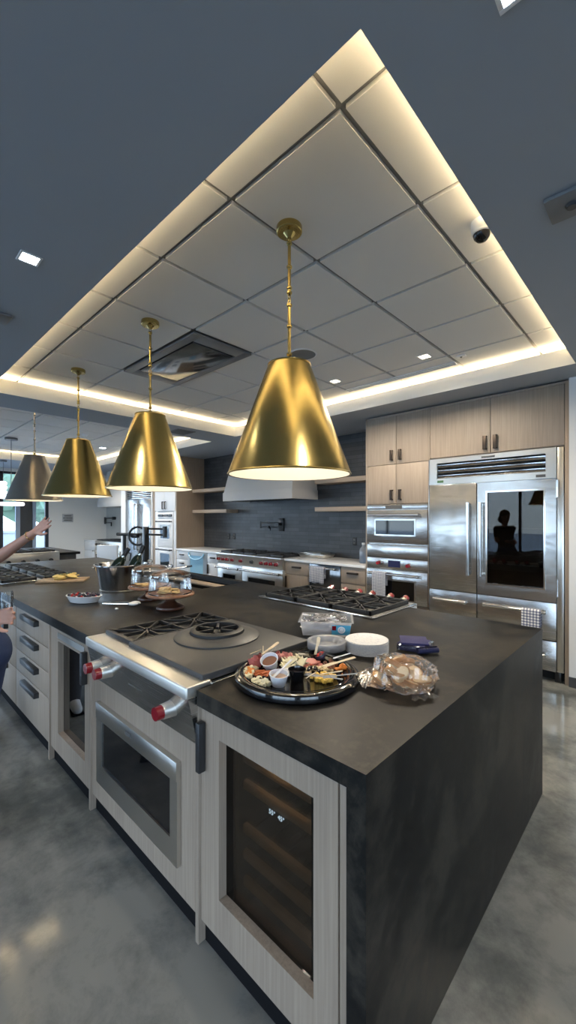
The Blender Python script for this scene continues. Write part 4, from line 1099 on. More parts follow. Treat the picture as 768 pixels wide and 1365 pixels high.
def bottle(x, y, label, tilt, az, foil):
    b = thing('wine_bottle', label, 'bottle', (0, 0, 0))
    MB().lathe([(0, 0), (.036, 0), (.038, .01), (.038, .17), (.030, .20), (.0155, .225), (.0145, .29), (0, .29)], seg=28).build('bottle_body', 'bottle_glass', b)
    MB().lathe([(.0165, .225), (.0165, .300), (.012, .303), (0, .303)], seg=24).build('foil_capsule', 'black', b)
    MB().lathe([(.0172, .222), (.0175, .236), (.0168, .238)], seg=24).build('foil_band', 'steel_bright', b)
    b.rotation_mode = 'QUATERNION'
    ax = V((math.cos(az), math.sin(az), 0)); d = (ax*math.sin(tilt)+V((0, 0, math.cos(tilt))))
    b.rotation_quaternion = V((0, 0, 1)).rotation_difference(d); b.location = (x, y, ZT+.06); b.scale = (1.2, 1.2, 1.15); return b
bottle(-3.57, 1.49, 'dark bottle with silver-banded neck leaning right, left one in the ice bucket', R(33), R(50), 0)
bottle(-3.42, 1.60, 'dark bottle with black neck leaning in the ice bucket, right-hand one', R(24), R(60), 0)
# cake stands with domes
def cake_stand(x, y, s, label, nl, dl):
    c = (x, y, ZT)
    t = thing('cake_stand', label, 'cake stand', c)
    MB().lathe([(0, 0), (.088, 0), (.092, .008), (.090, .018), (.075, .024), (.062, .032), (.045, .040), (.034, .055), (.036, .070), (.048, .082), (.050, .088), (0, .088)], c, 48, s, s).build('pedestal', 'dark_wood', t)
    MB().lathe([(0, .088), (.150, .088), (.160, .094), (.160, .104), (.155, .108), (0, .106)], c, 64, s, s).build('plate', 'plate_wood', t)
    h = .155; z = .108
    prof = [(.140, z), (.141, z+.002), (.139, z+.09), (.132, z+.118), (.115, z+.138), (.08, z+.150), (.03, z+h), (0, z+h)]
    inn = [(max(0, r-.003), zz-(.003 if r < .13 else 0)) for r, zz in prof[::-1]]
    d = thing('glass_dome', dl, 'cake dome', (x, y, ZT+.108*1))
    MB().lathe([(r*s, zz) for r, zz in prof], c, 56).build('dome_glass', 'glass', d)
    MB().lathe([(.138*s, z), (.144*s, z+.001), (.144*s, z+.005), (.138*s, z+.006)], c, 56, close=True).build('dome_rim', 'glass_rim', d)
    MB().lathe([(.128*s, z+.120), (.134*s, z+.117), (.133*s, z+.123), (.126*s, z+.127)], c, 56, close=True).build('shoulder_ring', 'glass_rim', d)
    MB().lathe([(0, z+h-.001), (.012, z+h), (.010, z+h+.008), (.020, z+h+.02), (.020, z+h+.03), (.010, z+h+.038), (0, z+h+.039)], c, 28).build('dome_knob', 'glass_rim', d)
    return t
mk_glass('glass_rim', (.88, .91, .94), 1.6, .12, .04)
S2 = (-2.49, 1.47); S1 = (-2.88, 1.53)
cake_stand(*S2, 1.0, 'dark wood pedestal cake stand, the front one nearer the range top', 0, 'clear glass dome on the front cake stand over pastries')
cake_stand(*S1, .97, 'dark wood pedestal cake stand, the one behind beside the ice bucket', 0, 'clear glass dome on the rear cake stand beside the ice bucket')
def cookie(x, y, z, r, a, tl, label, grp):
    m = MB().ball((0, 0, 0), (r, r*.8, r*.28), 3, .5)
    o = m.build('pastry', 'cookie'); tag(o, label, 'pastry', grp); o.location = (x, y, z); o.rotation_euler = (tl, tl*.5, a)
for k in range(15):
    a = rnd.random()*6.3; q = .075*rnd.random()**.5
    cookie(S2[0]+.01+q*math.cos(a), S2[1]+.01+q*math.sin(a), ZT+.116+.012*(k//6), .030, rnd.random()*3, (rnd.random()-.5)*.5, 'golden pastry piece heaped under the front glass dome', 'pastries under the front dome')
for k in range(5):
    a = k*1.3; q = .03
    cookie(S1[0]-.03+q*math.cos(a), S1[1]-.05+q*math.sin(a), ZT+.112+.008*(k//3), .026, k, .1*(k % 2), 'small golden pastry under the rear glass dome', 'pastries under the rear dome')
# small tongs on top of the front dome
t = thing('serving_tongs', 'small dark-handled tongs lying on top of the front glass dome', 'tongs', (-2.46, 1.50, 1.18))
for s_ in (-1, 1):
    MB().tube([(-2.52, 1.46+s_*.004, 1.180), (-2.46, 1.50+s_*.008, 1.186), (-2.40, 1.545+s_*.006, 1.197)], .0035, 8).build('arm', 'steel_bright', t)
MB().tube([(-2.42, 1.53, 1.194), (-2.375, 1.565, 1.204)], .007, 10).build('grip', 'gunmetal', t)
# berries bowl
bc = (-3.14, 1.15, ZT); ang = R(30)
t = thing('oval_bowl', 'white oval ceramic bowl of berries near the front edge of the island', 'bowl', bc)
m = MB().lathe([(0, 0), (.075, 0), (.085, .004), (.108, .046), (.112, .050), (.108, .052), (.102, .046), (.080, .010), (0, .008)], (0, 0, 0), 56, 1.25, .80)
o = m.build('bowl_body', 'ceramic', t, world=False); o.rotation_euler = (0, 0, ang)
m = MB().lathe([(0, -.001), (.07, -.001), (.07, .003), (0, .003)], (0, 0, 0), 40, 1.25, .8); o = m.build('foot_ring', 'ceramic', t, world=False); o.rotation_euler = (0, 0, ang)
mats = ['berry_dark', 'berry_red', 'berry_dark', 'olive']
proto = {}
for k in range(44):
    u = 2*rnd.random()-1; w = 2*rnd.random()-1
    if u*u+w*w > 1: u *= .6; w *= .6
    lx, ly = u*.118, w*.068; mt = mats[k % 4]
    if mt not in proto:
        o = MB().ball((0, 0, 0), .011, 2, .15).build('berry', mt); proto[mt] = o
    else: o = clone(proto[mt])
    tag(o, 'red berry heaped in the white oval bowl' if mt == 'berry_red' else 'dark berry heaped in the white oval bowl', 'berry', 'red berries in the bowl' if mt == 'berry_red' else 'dark berries in the bowl')
    o.location = (bc[0]+lx*math.cos(ang)-ly*math.sin(ang), bc[1]+lx*math.sin(ang)+ly*math.cos(ang), ZT+.040+.012*rnd.random()+.012*(1-(u*u+w*w)))
# tongs and small white scoop on the counter
t = thing('serving_tongs', 'stainless tongs lying on the island beside the rear cake stand', 'tongs', (-2.78, 1.27, ZT))
a0, a1 = V((-2.93, 1.20, ZT+.012)), V((-2.71, 1.36, ZT+.02))
dr = (a1-a0).normalized(); sd = V((-dr.y, dr.x, 0))
for s_ in (-1, 1):
    MB().tube([a0, a0+dr*.10+sd*s_*.012, a0+dr*.20+sd*s_*.018], [.006, .007, .007], 8).build('arm', 'steel_bright', t)
    q = a0+dr*.235+sd*s_*.020
    MB().ball(q, (.036, .020, .012), 3, rot=Matrix.Rotation(math.atan2(dr.y, dr.x), 3, 'Z')).build('scoop_head', 'white_plastic', t)
t = tag(recenter(MB().ball((-2.71, 1.20, ZT+.008), (.014, .012, .008), 2).build('pitted_shell', 'white_plastic')), 'tiny white morsel on the island below the steel tongs', 'food')
# board with yellow food
t = thing('cutting_board', 'wooden board with a yellow omelette-like pile, left of the ice bucket', 'board', (-4.34, 1.40, ZT))
MB().box(-4.55, -4.13, 1.27, 1.53, ZT+.001, ZT+.019, .005, Matrix.Rotation(R(58), 3, 'Z')).build('board', 'board_wood', t)
for k in range(16):
    u, w = (rnd.random()-.5), (rnd.random()-.5)
    o = MB().lathe([(0, -.005), (.05, -.004), (.055, 0), (.05, .004), (0, .005)], (0, 0, 0), 20, 1, .6).build('cheese_crisp', 'omelette')
    tag(o, 'yellow slice heaped on the wooden board at left', 'food', 'yellow slices on the board')
    o.location = (-4.35+u*.12, 1.42+w*.16, ZT+.026+.012*(k//5)); o.rotation_euler = ((rnd.random()-.5)*.5, (rnd.random()-.5)*.5, rnd.random()*3)
for k in range(5):
    o = MB().ball((0, 0, 0), (.012, .008, .004), 2, .4).build('herb_leaf', 'leaf'); tag(o, 'dark herb scattered on the yellow slices at left', 'herb', 'herbs on the yellow slices')
    o.location = (-4.36+.05*math.cos(k*1.9), 1.42+.06*math.sin(k*1.3), ZT+.068); o.rotation_euler = (0, 0, k)
lamp('added_cooler_lamp', 'POINT', (-.925, YI+.060, .785), 1.1, (1, .86, .66), shadow_soft_size=.03)  # point lamp added inside the wine cooler to make the racks visible
# ------------------------------------------------------------------ party food at the near end
PCX, PCY = -1.055, 1.165
RR = V((.727, .687, 0)); FF = V((-.687, .727, 0))
def lp(r, f, z): return V((PCX, PCY, ZT))+RR*r+FF*f+V((0, 0, z))
t = thing('party_platter', 'round black plastic party platter on the near end of the island', 'platter', (PCX, PCY, ZT))
MB().lathe([(0, .004), (.165, .004), (.180, .010), (.200, .030), (.212, .034), (.234, .036), (.238, .030), (.238, .018), (.232, .008), (.20, .0), (0, 0)], (PCX, PCY, ZT), 80).build('tray', 'black_gloss' if 'black_gloss' in MATS else 'black_tray', t) if False else None
flat('black_tray', (.006, .006, .007), .12, coat=.5)
MB().lathe([(0, .005), (.170, .005), (.184, .010), (.203, .028), (.214, .031), (.226, .031), (.235, .026), (.238, .016), (.238, .006), (.232, .002), (.225, 0), (0, 0)], (PCX, PCY, ZT), 80).build('tray', 'black_tray', t)
for rr in (.176, .190, .205):
    zz = {.176: .008, .190: .015, .205: .031}[rr]
    MB().lathe([(rr-.002, zz), (rr, zz+.003), (rr+.002, zz+.001)], (PCX, PCY, ZT), 72).build('ridge', 'black_tray', t)
fi = [0]
def item(proto, name, mk, mat, lab, cat, grp, places, tilt=.5):
    for k, p in enumerate(places):
        o = mk().build(name, mat) if k == 0 else proto_[0].copy()
        if k == 0: proto_ = [o]
        else: COL.objects.link(o)
        tag(o, lab, cat, grp); o.location = lp(*p[:3]); o.rotation_euler = ((rnd.random()-.5)*2*tilt, (rnd.random()-.5)*2*tilt, rnd.random()*6.3)
def scat(n, cr, cf, sr, sf, z0=.012, dz=.03):
    out = []
    for k in range(n):
        a = rnd.random()*6.3; q = rnd.random()**.6
        out.append((cr+sr*q*math.cos(a), cf+sf*q*math.sin(a), z0+dz*(1-q)*(.5+.5*rnd.random())))
    return out
def roll(r=.020, h=.03):          # folded slice of meat
    m = MB(); n = 18
    for i in range(2): pass
    rows = []
    for j in range(4):
        row = []
        for k in range(n+1):
            a = 7.2*k/n; rr = r*(.35+.65*k/n)*(1+.12*math.sin(3*a+j)); row.append(m.bm.verts.new((rr*math.cos(a), rr*math.sin(a), -h/2+h*j/3+.003*math.sin(2*a))))
        rows.append(row)
    for j in range(3):
        for k in range(n): m.bm.faces.new((rows[j][k], rows[j][k+1], rows[j+1][k+1], rows[j+1][k]))
    return m
item(0, 'salami_roll', lambda: roll(.026, .028).ball((0, 0, -.004), (.021, .021, .012), 2, .2), 'salami', 'folded salami in the pile at the left rear of the black platter', 'meat', 'salami on the left', [(-.165, .105, .034), (-.14, .115, .036), (-.15, .085, .034), (-.175, .085, .028)], .4)
item(0, 'salami_roll', lambda: roll(.022, .026).ball((0, 0, -.004), (.019, .019, .012), 2, .2), 'ham', 'pink folded ham slice at the rear of the black platter', 'meat', 'ham at the rear', [(-.05, .165, .03), (-.075, .155, .03), (-.03, .15, .03)], .6)
item(0, 'salami_slice', lambda: MB().lathe([(0, -.003), (.020, -.003), (.022, 0), (.020, .003), (0, .003)], seg=20), 'ham', 'pink meat slice right of the cheese fan on the black platter', 'meat', 'meat slices in the middle', scat(14, .055, .085, .045, .03, .015, .02), .5)
item(0, 'salami_crumble', lambda: MB().ball((0, 0, 0), (.011, .008, .007), 2, .8), 'nut', 'reddish brown candied nut at the right rear of the black platter', 'nut', 'nuts on the right', scat(24, .135, .085, .045, .045, .012, .022), 1.)
item(0, 'dried_apricot', lambda: MB().ball((0, 0, 0), (.014, .012, .006), 2, .4), 'apricot', 'orange dried apricot at the right of the black platter', 'fruit', 'apricots on the right', scat(12, .178, .045, .025, .04, .012, .024), .7)
item(0, 'dried_apricot', lambda: MB().ball((0, 0, 0), (.014, .012, .006), 2, .4), 'apricot', 'orange dried apricot at the left of the black platter', 'fruit', 'apricots on the left', scat(6, -.175, .0, .02, .03, .018, .02), .7)
item(0, 'cheese_cube', lambda: MB().box(-.007, .007, -.007, .007, -.007, .007, .0015), 'cheese_yellow', 'yellow cheese cube at the front right of the black platter', 'cheese', 'yellow cubes at the front right', scat(30, .10, -.035, .05, .035, .012, .02), .5)
item(0, 'cheese_cube', lambda: MB().box(-.008, .008, -.008, .008, -.008, .008, .0015), 'cheese_white', 'pale cheese chunk at the left of the black platter', 'cheese', 'pale chunks on the left', scat(18, -.185, .02, .03, .065, .014, .02), .6)
item(0, 'cheese_cube', lambda: MB().box(-.008, .008, -.008, .008, -.008, .008, .0015), 'cheese_white', 'pale cheese chunk at the front left of the black platter', 'cheese', 'pale chunks at the front left', scat(12, -.135, -.075, .035, .035, .012, .02), .6)
item(0, 'cheese_slice', lambda: MB().poly([(-.026, -.016, -.002), (.026, -.016, -.002), (0, .026, -.002)], .004), 'cheese_white', 'pale triangular cheese slice in the fan at the middle of the black platter', 'cheese', 'cheese slices in the middle', scat(26, -.005, .075, .055, .075, .018, .038), .7)
item(0, 'pepper_strip', lambda: MB().tube([(-.022, 0, 0), (0, .004, .003), (.022, 0, 0)], .0035, 6), 'pepper_orange', 'orange-brown strip in the bundle at the left of the black platter', 'vegetable', 'strips on the left', scat(16, -.125, -.012, .035, .025, .016, .022), .3)
item(0, 'olive', lambda: MB().ball((0, 0, 0), (.009, .008, .008), 2), 'olive', 'dark olive or berry among the cheese on the black platter', 'olive', 'dark olives on the platter', scat(12, .065, .02, .045, .03, .014, .022)+scat(10, -.06, .09, .02, .05, .014, .02)+scat(10, -.125, -.055, .04, .02, .012, .01)+scat(8, .15, .0, .04, .02, .012, .01), 1.)
item(0, 'cracker_piece', lambda: MB().ball((0, 0, 0), (.012, .010, .007), 2, .7), 'cracker', 'pale nut beside the forks on the black platter', 'nut', 'pale nuts by the forks', scat(30, .08, .03, .06, .035, .012, .02), 1.)
def cup(r, f, z, tilt, az, mat, label, dip, R_=.034, h=.038):
    t = thing('dip_cup', label, 'cup', (0, 0, 0))
    MB().lathe([(0, 0), (R_*.72, 0), (R_, h), (R_*1.06, h), (R_*1.06, h+.002), (R_*.97, h+.002), (R_*.69, .003), (0, .003)], seg=40).build('cup_body', mat, t)
    MB().lathe([(0, h*.72), (R_*.88, h*.70), (R_*.86, h*.6), (0, h*.6)], seg=32).build('dip', dip, t)
    t.location = lp(r, f, z); t.rotation_euler = (tilt*math.cos(az), tilt*math.sin(az), 0)
flat('cup_white', (.72, .72, .76), .3, sss=.1)
cup(-.100, .055, .022, .5, R(20), 'cup_white', 'white translucent dip cup tilted, rear one of two on the left of the platter', 'nut', .034, .040)
cup(-.068, -.085, .008, .12, R(60), 'cup_white', 'white translucent dip cup with beige dip at the front of the platter', 'dip', .034, .040)
cup(.0, -.045, .006, 0, 0, 'black_tray', 'black dip cup at the front centre of the platter', 'olive', .032, .042)
cup(.085, .145, .006, 0, 0, 'black_tray', 'black dip cup at the rear of the platter holding a wooden stick', 'olive', .032, .042)
t = thing('white_dip', 'white dollop of dip between the cups on the platter', 'dip', lp(-.045, .0, .02))
MB().ball((0, 0, 0), (.026, .022, .016), 3, .3).build('dollop', 'plate_white', t, world=False)
t = thing('fig_half', 'halved dark fruit with red centre on the rim of the rear black cup', 'fruit', lp(.102, .115, .045))
MB().lathe([(0, -.010), (.018, -.009), (.024, 0), (.023, .009), (.017, .010)], seg=28).build('fruit_skin', 'berry_dark', t, world=False)
MB().lathe([(0, .007), (.009, .009), (.018, .010), (.020, .008)], seg=28).build('fruit_flesh', 'berry_red', t, world=False)
MB().lathe([(0, .010), (.007, .011), (.008, .009)], seg=18).build('fruit_core', 'berry_dark', t, world=False)
t.rotation_euler = (.35, -.35, 0)
def stick(p, q, mat, name, label, w=.012, th=.002, cat='utensil', fork=False):
    a = lp(*p); b = lp(*q); d = (b-a); L = d.length; dn = d.normalized()
    t = thing(name, label, cat, (0, 0, 0))
    if not fork:
        MB().poly([(-w/2, 0, 0), (w/2, 0, 0), (w/2*.8, L*.55, 0), (w*.75, L*.7, 0), (w*.7, L*.95, 0), (w*.3, L, 0), (-w*.3, L, 0), (-w*.6, L*.95, 0), (-w/2*.8, L*.6, 0)], th).build('blade', mat, t)
    else:
        MB().poly([(-w*.3, 0, 0), (w*.3, 0, 0), (w*.3, L*.6, 0), (w, L*.68, 0), (w, L*.78, 0), (-w, L*.78, 0), (-w, L*.68, 0), (-w*.3, L*.6, 0)], th).build('fork_handle', mat, t)
        for k in range(4): MB().poly([(-w+k*w*.6, L*.78, 0), (-w+k*w*.6+w*.22, L*.78, 0), (-w+k*w*.6+w*.16, L, 0), (-w+k*w*.6+w*.04, L, 0)], th).build('tine', mat, t)
    y = dn; x = V((dn.y, -dn.x, 0)).normalized(); z = x.cross(y)
    M = Matrix((x, y, z)).transposed(); t.rotation_euler = M.to_euler(); t.location = a
    return t
stick((-.17, .10, .034), (-.075, .20, .075), 'pale_wood', 'wooden_knife', 'wooden knife standing up at the left rear of the platter', .013)
stick((-.12, .13, .034), (-.085, .19, .07), 'clear_plastic', 'plastic_fork', 'clear plastic fork beside the left rear wooden knife', .010, fork=True)
stick((.078, .135, .03), (.098, .175, .105), 'pale_wood', 'wooden_stick', 'wooden stick standing in the rear black cup', .012)
stick((.235, .075, .052), (.10, -.01, .045), 'pale_wood', 'wooden_knife', 'wooden knife lying over the right rim of the platter', .016)
stick((.17, -.04, .040), (.085, -.05, .03), 'pale_wood', 'wooden_stick', 'short wooden stick at the front right of the platter', .007)
stick((.16, -.12, .04), (.03, -.06, .036), 'clear_plastic', 'plastic_fork', 'clear plastic fork lying at the front right of the platter', .012, fork=True)
stick((.22, -.07, .042), (.09, -.10, .04), 'clear_plastic', 'plastic_fork', 'clear plastic fork over the front right rim of the platter', .012, fork=True)
stick((-.02, -.02, .075), (-.09, -.10, .035), 'cup_white', 'plastic_knife', 'white plastic knife leaning in the front white dip cup', .009)
stick((.225, .13, .05), (.15, .09, .042), 'cup_white', 'plastic_knife', 'white plastic knife at the right rear edge of the platter', .008)
item(0, 'wooden_pick', lambda: MB().cone((0, -.03, 0), (0, .03, 0), .0018, None, 6), 'pale_wood', 'thin wooden pick lying on the platter food', 'pick', 'wooden picks', [(-.17, .15, .05), (.0, .03, .052), (.05, -.08, .04), (-.14, .17, .055)], .2)

# plates and bowls
def pt(px_r, px_f): return V((PCX, PCY, ZT))+RR*px_r+FF*px_f
pc = V((-1.035, 1.625, ZT))
def plate():
    t = thing('paper_plate', 'white marbled disposable plate in the tall stack beside the napkins', 'plate', (0, 0, 0), 'stacked white plates')
    m = MB().lathe([(0, .001), (.066, .001), (.074, .003), (.092, .0050), (.097, .0046), (.098, .0036), (.092, .0036), (.075, .0012), (.066, 0), (0, 0)], seg=64)
    m.build('plate_body', 'marble_edge', t); return t
m_, nt, b = nodemat('marble_edge')
nt.links.new(ramp(nt, noise_node(nt, coords(nt, (1, 1, 3)), 60, 4, .6, 1.5), [(.5, (.80, .80, .80)), (.66, (.58, .60, .66))]), b.inputs['Base Color']); b.inputs['Roughness'].default_value = .45
q = plate()
for k in range(13):
    o = q if k == 0 else clone(q)
    o.location = pc+V(((rnd.random()-.5)*.003, (rnd.random()-.5)*.003, .0042*k)); o.rotation_euler = (0, 0, rnd.random()*6)
o['label'] = 'white disposable plate, topmost of the tall stack beside the napkins'; del o['group']
MATS['plate_top'] = MATS['plate_white']
cc = V((-1.215, 1.565, ZT))
cc = V((-1.165, 1.49, ZT))
def cbowl():
    t = thing('clear_bowl', 'clear plastic bowl in the low stack behind the platter', 'bowl', (0, 0, 0), 'stacked clear bowls')
    MB().lathe([(0, .001), (.052, .001), (.056, .004), (.072, .024), (.086, .026), (.089, .024), (.089, .019)], seg=64).build('bowl_body', 'clear_plastic', t); return t
q = cbowl()
for k in range(7):
    o = q if k == 0 else clone(q)
    o.location = cc+V((0, 0, .0045*k)); o.rotation_euler = (0, 0, k)
o['label'] = 'clear plastic bowl, topmost of the low stack behind the platter'; del o['group']
# clear box of plastic cutlery
bc = V((-1.365, 1.745, ZT)); az = R(36)
t = thing('cutlery_box', 'clear plastic box of wrapped cutlery with a blue label, behind the bowls', 'box', bc)
def rbox(m, cx, cy, w, d, z0, z1, flare=0.):
    A = [(cx-w/2, cy-d/2, z0), (cx+w/2, cy-d/2, z0), (cx+w/2, cy+d/2, z0), (cx-w/2, cy+d/2, z0)]
    B = [(cx-w/2-flare, cy-d/2-flare, z1), (cx+w/2+flare, cy-d/2-flare, z1), (cx+w/2+flare, cy+d/2+flare, z1), (cx-w/2-flare, cy+d/2+flare, z1)]
    a = [m.bm.verts.new(p) for p in A]; b = [m.bm.verts.new(p) for p in B]; m.bm.faces.new(a[::-1])
    for k in range(4): m.bm.faces.new((a[k], a[(k+1) % 4], b[(k+1) % 4], b[k]))
    return m
def bl(mb, name, mat):
    o = mb.build(name, mat, t, world=False); o.rotation_euler = (0, 0, az); return o
bl(rbox(MB(), 0, 0, .24, .17, .001, .075, .012), 'box_body', 'clear_plastic')
bl(MB().frame(-.142, .142, -.107, .107, -.130, .130, -.095, .095, 0, .003).box(0, 0, 0, 0, 0, 0) if False else MB().box(-.142, .142, -.107, -.096, .074, .077).box(-.142, .142, .096, .107, .074, .077).box(-.142, -.131, -.096, .096, .074, .077).box(.131, .142, -.096, .096, .074, .077), 'box_rim', 'clear_plastic')
bl(MB().poly([(.03, -.0925, .012), (.121, -.0925, .012), (.128, -.0965, .062), (.03, -.0965, .062)], .001, (0, -1, 0)), 'box_label', 'sticker_blue')
bl(MB().poly([(.032, -.0955, .035), (.052, -.0955, .035), (.053, -.0975, .058), (.032, -.0975, .058)], .001, (0, -1, 0)), 'label_patch', 'red')
m = MB()
for k in range(26):
    a = 2*math.pi*k/26; m.ball((.080+.016*math.cos(a), -.0975, .038+.014*math.sin(a)), (.004, .001, .004), 1)
bl(m.ball((.080, -.0975, .038), (.011, .001, .010), 2), 'label_rosette', 'plate_white')
for k in range(34):
    L = .075; u = (rnd.random()-.5)*.14; w = (rnd.random()-.5)*.10
    if k == 0:
        o0 = thing('plastic_spoon', 'clear plastic spoon jumbled inside the clear cutlery box', 'utensil', (0, 0, 0), 'cutlery in the clear box')
        MB().tube([(-L, 0, 0), (0, .0, .004), (L*.45, 0, 0)], .0035, 6).ball((L*.72, 0, 0), (.024, .014, .005), 2).build('spoon_body', 'cup_white', o0)
        o = o0
    else: o = clone(o0)
    o.location = bc+V((u*math.cos(az)-w*math.sin(az), u*math.sin(az)+w*math.cos(az), .018+.055*rnd.random())); o.rotation_euler = ((rnd.random()-.5)*.5, (rnd.random()-.5)*.5, az+(rnd.random()-.5)*1.4+(math.pi if k % 2 else 0))
m = MB()
for k in range(7):
    m.ball(((rnd.random()-.5)*.16, (rnd.random()-.5)*.10, .062+.012*rnd.random()), (.05, .034, .018), 3, .9)
bl(m, 'inner_wrap', 'film')
# napkins
nc = V((-.885, 1.80, ZT))
for k in range(9):
    if k == 0:
        o = MB().box(-.062, .062, -.062, .062, 0, .0042, .0018).build('napkin', 'navy'); n0 = o
    else: o = clone(n0)
    tag(o, 'folded navy paper napkin in the stack beside the plates', 'napkin', 'stacked navy napkins')
    o.location = nc+V((.0-.004*k*.4, .012, .001+.0043*k)); o.rotation_euler = (0, 0, R(12)+.03*(rnd.random()-.5)+(.35 if k > 6 else 0))
o['label'] = 'navy paper napkin, topmost of the stack beside the plates'; del o['group']
t = thing('napkin_wrap', 'clear plastic wrapper around the lower navy napkins', 'wrapper', nc)
MB().box(nc.x-.075, nc.x+.072, nc.y-.062, nc.y+.082, ZT+.0005, ZT+.030, .010, Matrix.Rotation(R(14), 3, 'Z')).build('wrapper_film', 'film', t)
t = thing('rolled_napkin', 'dark navy napkin roll in front of the napkin stack', 'napkin', nc+RR*.035-FF*.075)
m = MB(); pts = []
for k in range(40):
    a = 14*k/39; r_ = .004+.012*k/39; pts.append((r_*math.cos(a), r_*math.sin(a)))
rows = [[m.bm.verts.new((x, p[0], .018+p[1])) for p in pts] for x in (-.05, -.015, .02, .05)]
for j in range(3):
    for k in range(39): m.bm.faces.new((rows[j][k], rows[j][k+1], rows[j+1][k+1], rows[j+1][k]))
o = m.build('roll', 'navy_dark', t, world=False); o.rotation_euler = (0, 0, R(55)); o.modifiers.new('s', 'SOLIDIFY').thickness = .0015

# bread in a clear bag
bg = V((-.735, 1.385, ZT))
def slice_():
    t = thing('bread_slice', 'crusty bread slice inside the clear bag', 'bread', (0, 0, 0), 'bread slices in the bag')
    m = MB(); n = 24; pts = [(.034*math.cos(2*math.pi*k/n)*(1+.06*math.sin(3*2*math.pi*k/n)), .026*math.sin(2*math.pi*k/n)) for k in range(n)]
    MB().lathe([(.0, -.008), (.030, -.008), (.0345, -.006), (.035, .006), (.031, .008), (.029, .0075), (.0, .0075)], seg=28, sx=1.05, sy=.75).build('crust', 'bread_crust', t)
    MB().lathe([(0, .0078), (.030, .0078), (.029, .0092), (0, .0098)], seg=28, sx=1.02, sy=.72).build('crumb', 'bread_crumb', t)
    MB().lathe([(0, -.0078), (.030, -.0078), (.029, -.0092), (0, -.0098)], seg=28, sx=1.02, sy=.72).build('crumb', 'bread_crumb', t)
    m.bm.free(); return t
q = slice_()
for k in range(20):
    o = q if k == 0 else clone(q)
    lay = 0 if k < 9 else (1 if k < 16 else 2)
    a = rnd.random()*6.3; rr = (.082 if lay == 0 else .055 if lay == 1 else .028)*rnd.random()**.5
    if lay == 0: a = k*.7; rr = .072 if k % 3 else .03
    p = bg+RR*(rr*1.15*math.cos(a))+FF*(rr*.95*math.sin(a))
    o.location = p+V((0, 0, .026+.024*lay)); o.rotation_euler = ((rnd.random()-.5)*1.6, (rnd.random()-.5)*1.6, rnd.random()*6)
    o.scale = (1.05, 1.05, 1.15)
t = thing('bread_bag', 'clear crinkled plastic bag full of bread slices, right of the platter', 'bag', bg)
m = MB(); r0 = bmesh.ops.create_icosphere(m.bm, subdivisions=5, radius=1)
for v in r0['verts']:
    p = v.co.copy()
    n1 = noise.noise(p*2.3)*.10+abs(noise.noise(p*5.1+V((3, 1, 2))))*.14+abs(noise.noise(p*11))*.05
    rr = .125*(1+n1); ff = .105*(1+n1); 
    x = p.x*rr; y = p.y*ff; z = .046+p.z*.055*(1+n1)
    if p.x < -.62 and abs(p.y) < .8: x -= (-.62-p.x)*.10; z *= .55
    if p.y < -.7: y -= (-.7-p.y)*.12; z *= .6
    z = max(z, .0015+.002*abs(noise.noise(p*9)))
    v.co = bg-V(bg)+RR*x+FF*y+V((0, 0, z))
m.build('bag_film', 'film', t, world=False, ang=50)
def flap(name, c, w, l, dirx, z):
    m = MB(); n = 16; rows = []
    for i in range(n+1):
        row = []
        for j in range(9):
            u = i/n-.5; v = j/8; s_ = .5+.6*v
            row.append(m.bm.verts.new(c+RR*(u*w*s_*dirx[1]+v*l*dirx[0])+FF*(u*w*s_*-dirx[0]+v*l*dirx[1])+V((0, 0, z*(1-v)+.004+.010*abs(math.sin(9*u+3*v))+.006*noise.noise(V((u*9, v*9, 1)))))))
        rows.append(row)
    for i in range(n):
        for j in range(8): m.bm.faces.new((rows[i][j], rows[i+1][j], rows[i+1][j+1], rows[i][j+1]))
    m.build(name, 'film', t, ang=60)
flap('bag_opening', bg-RR*.115+FF*.0, .11, .045, (-1, -.25), .03)
flap('bag_tail', bg-FF*.10+RR*.03, .09, .05, (.2, -1), .02)

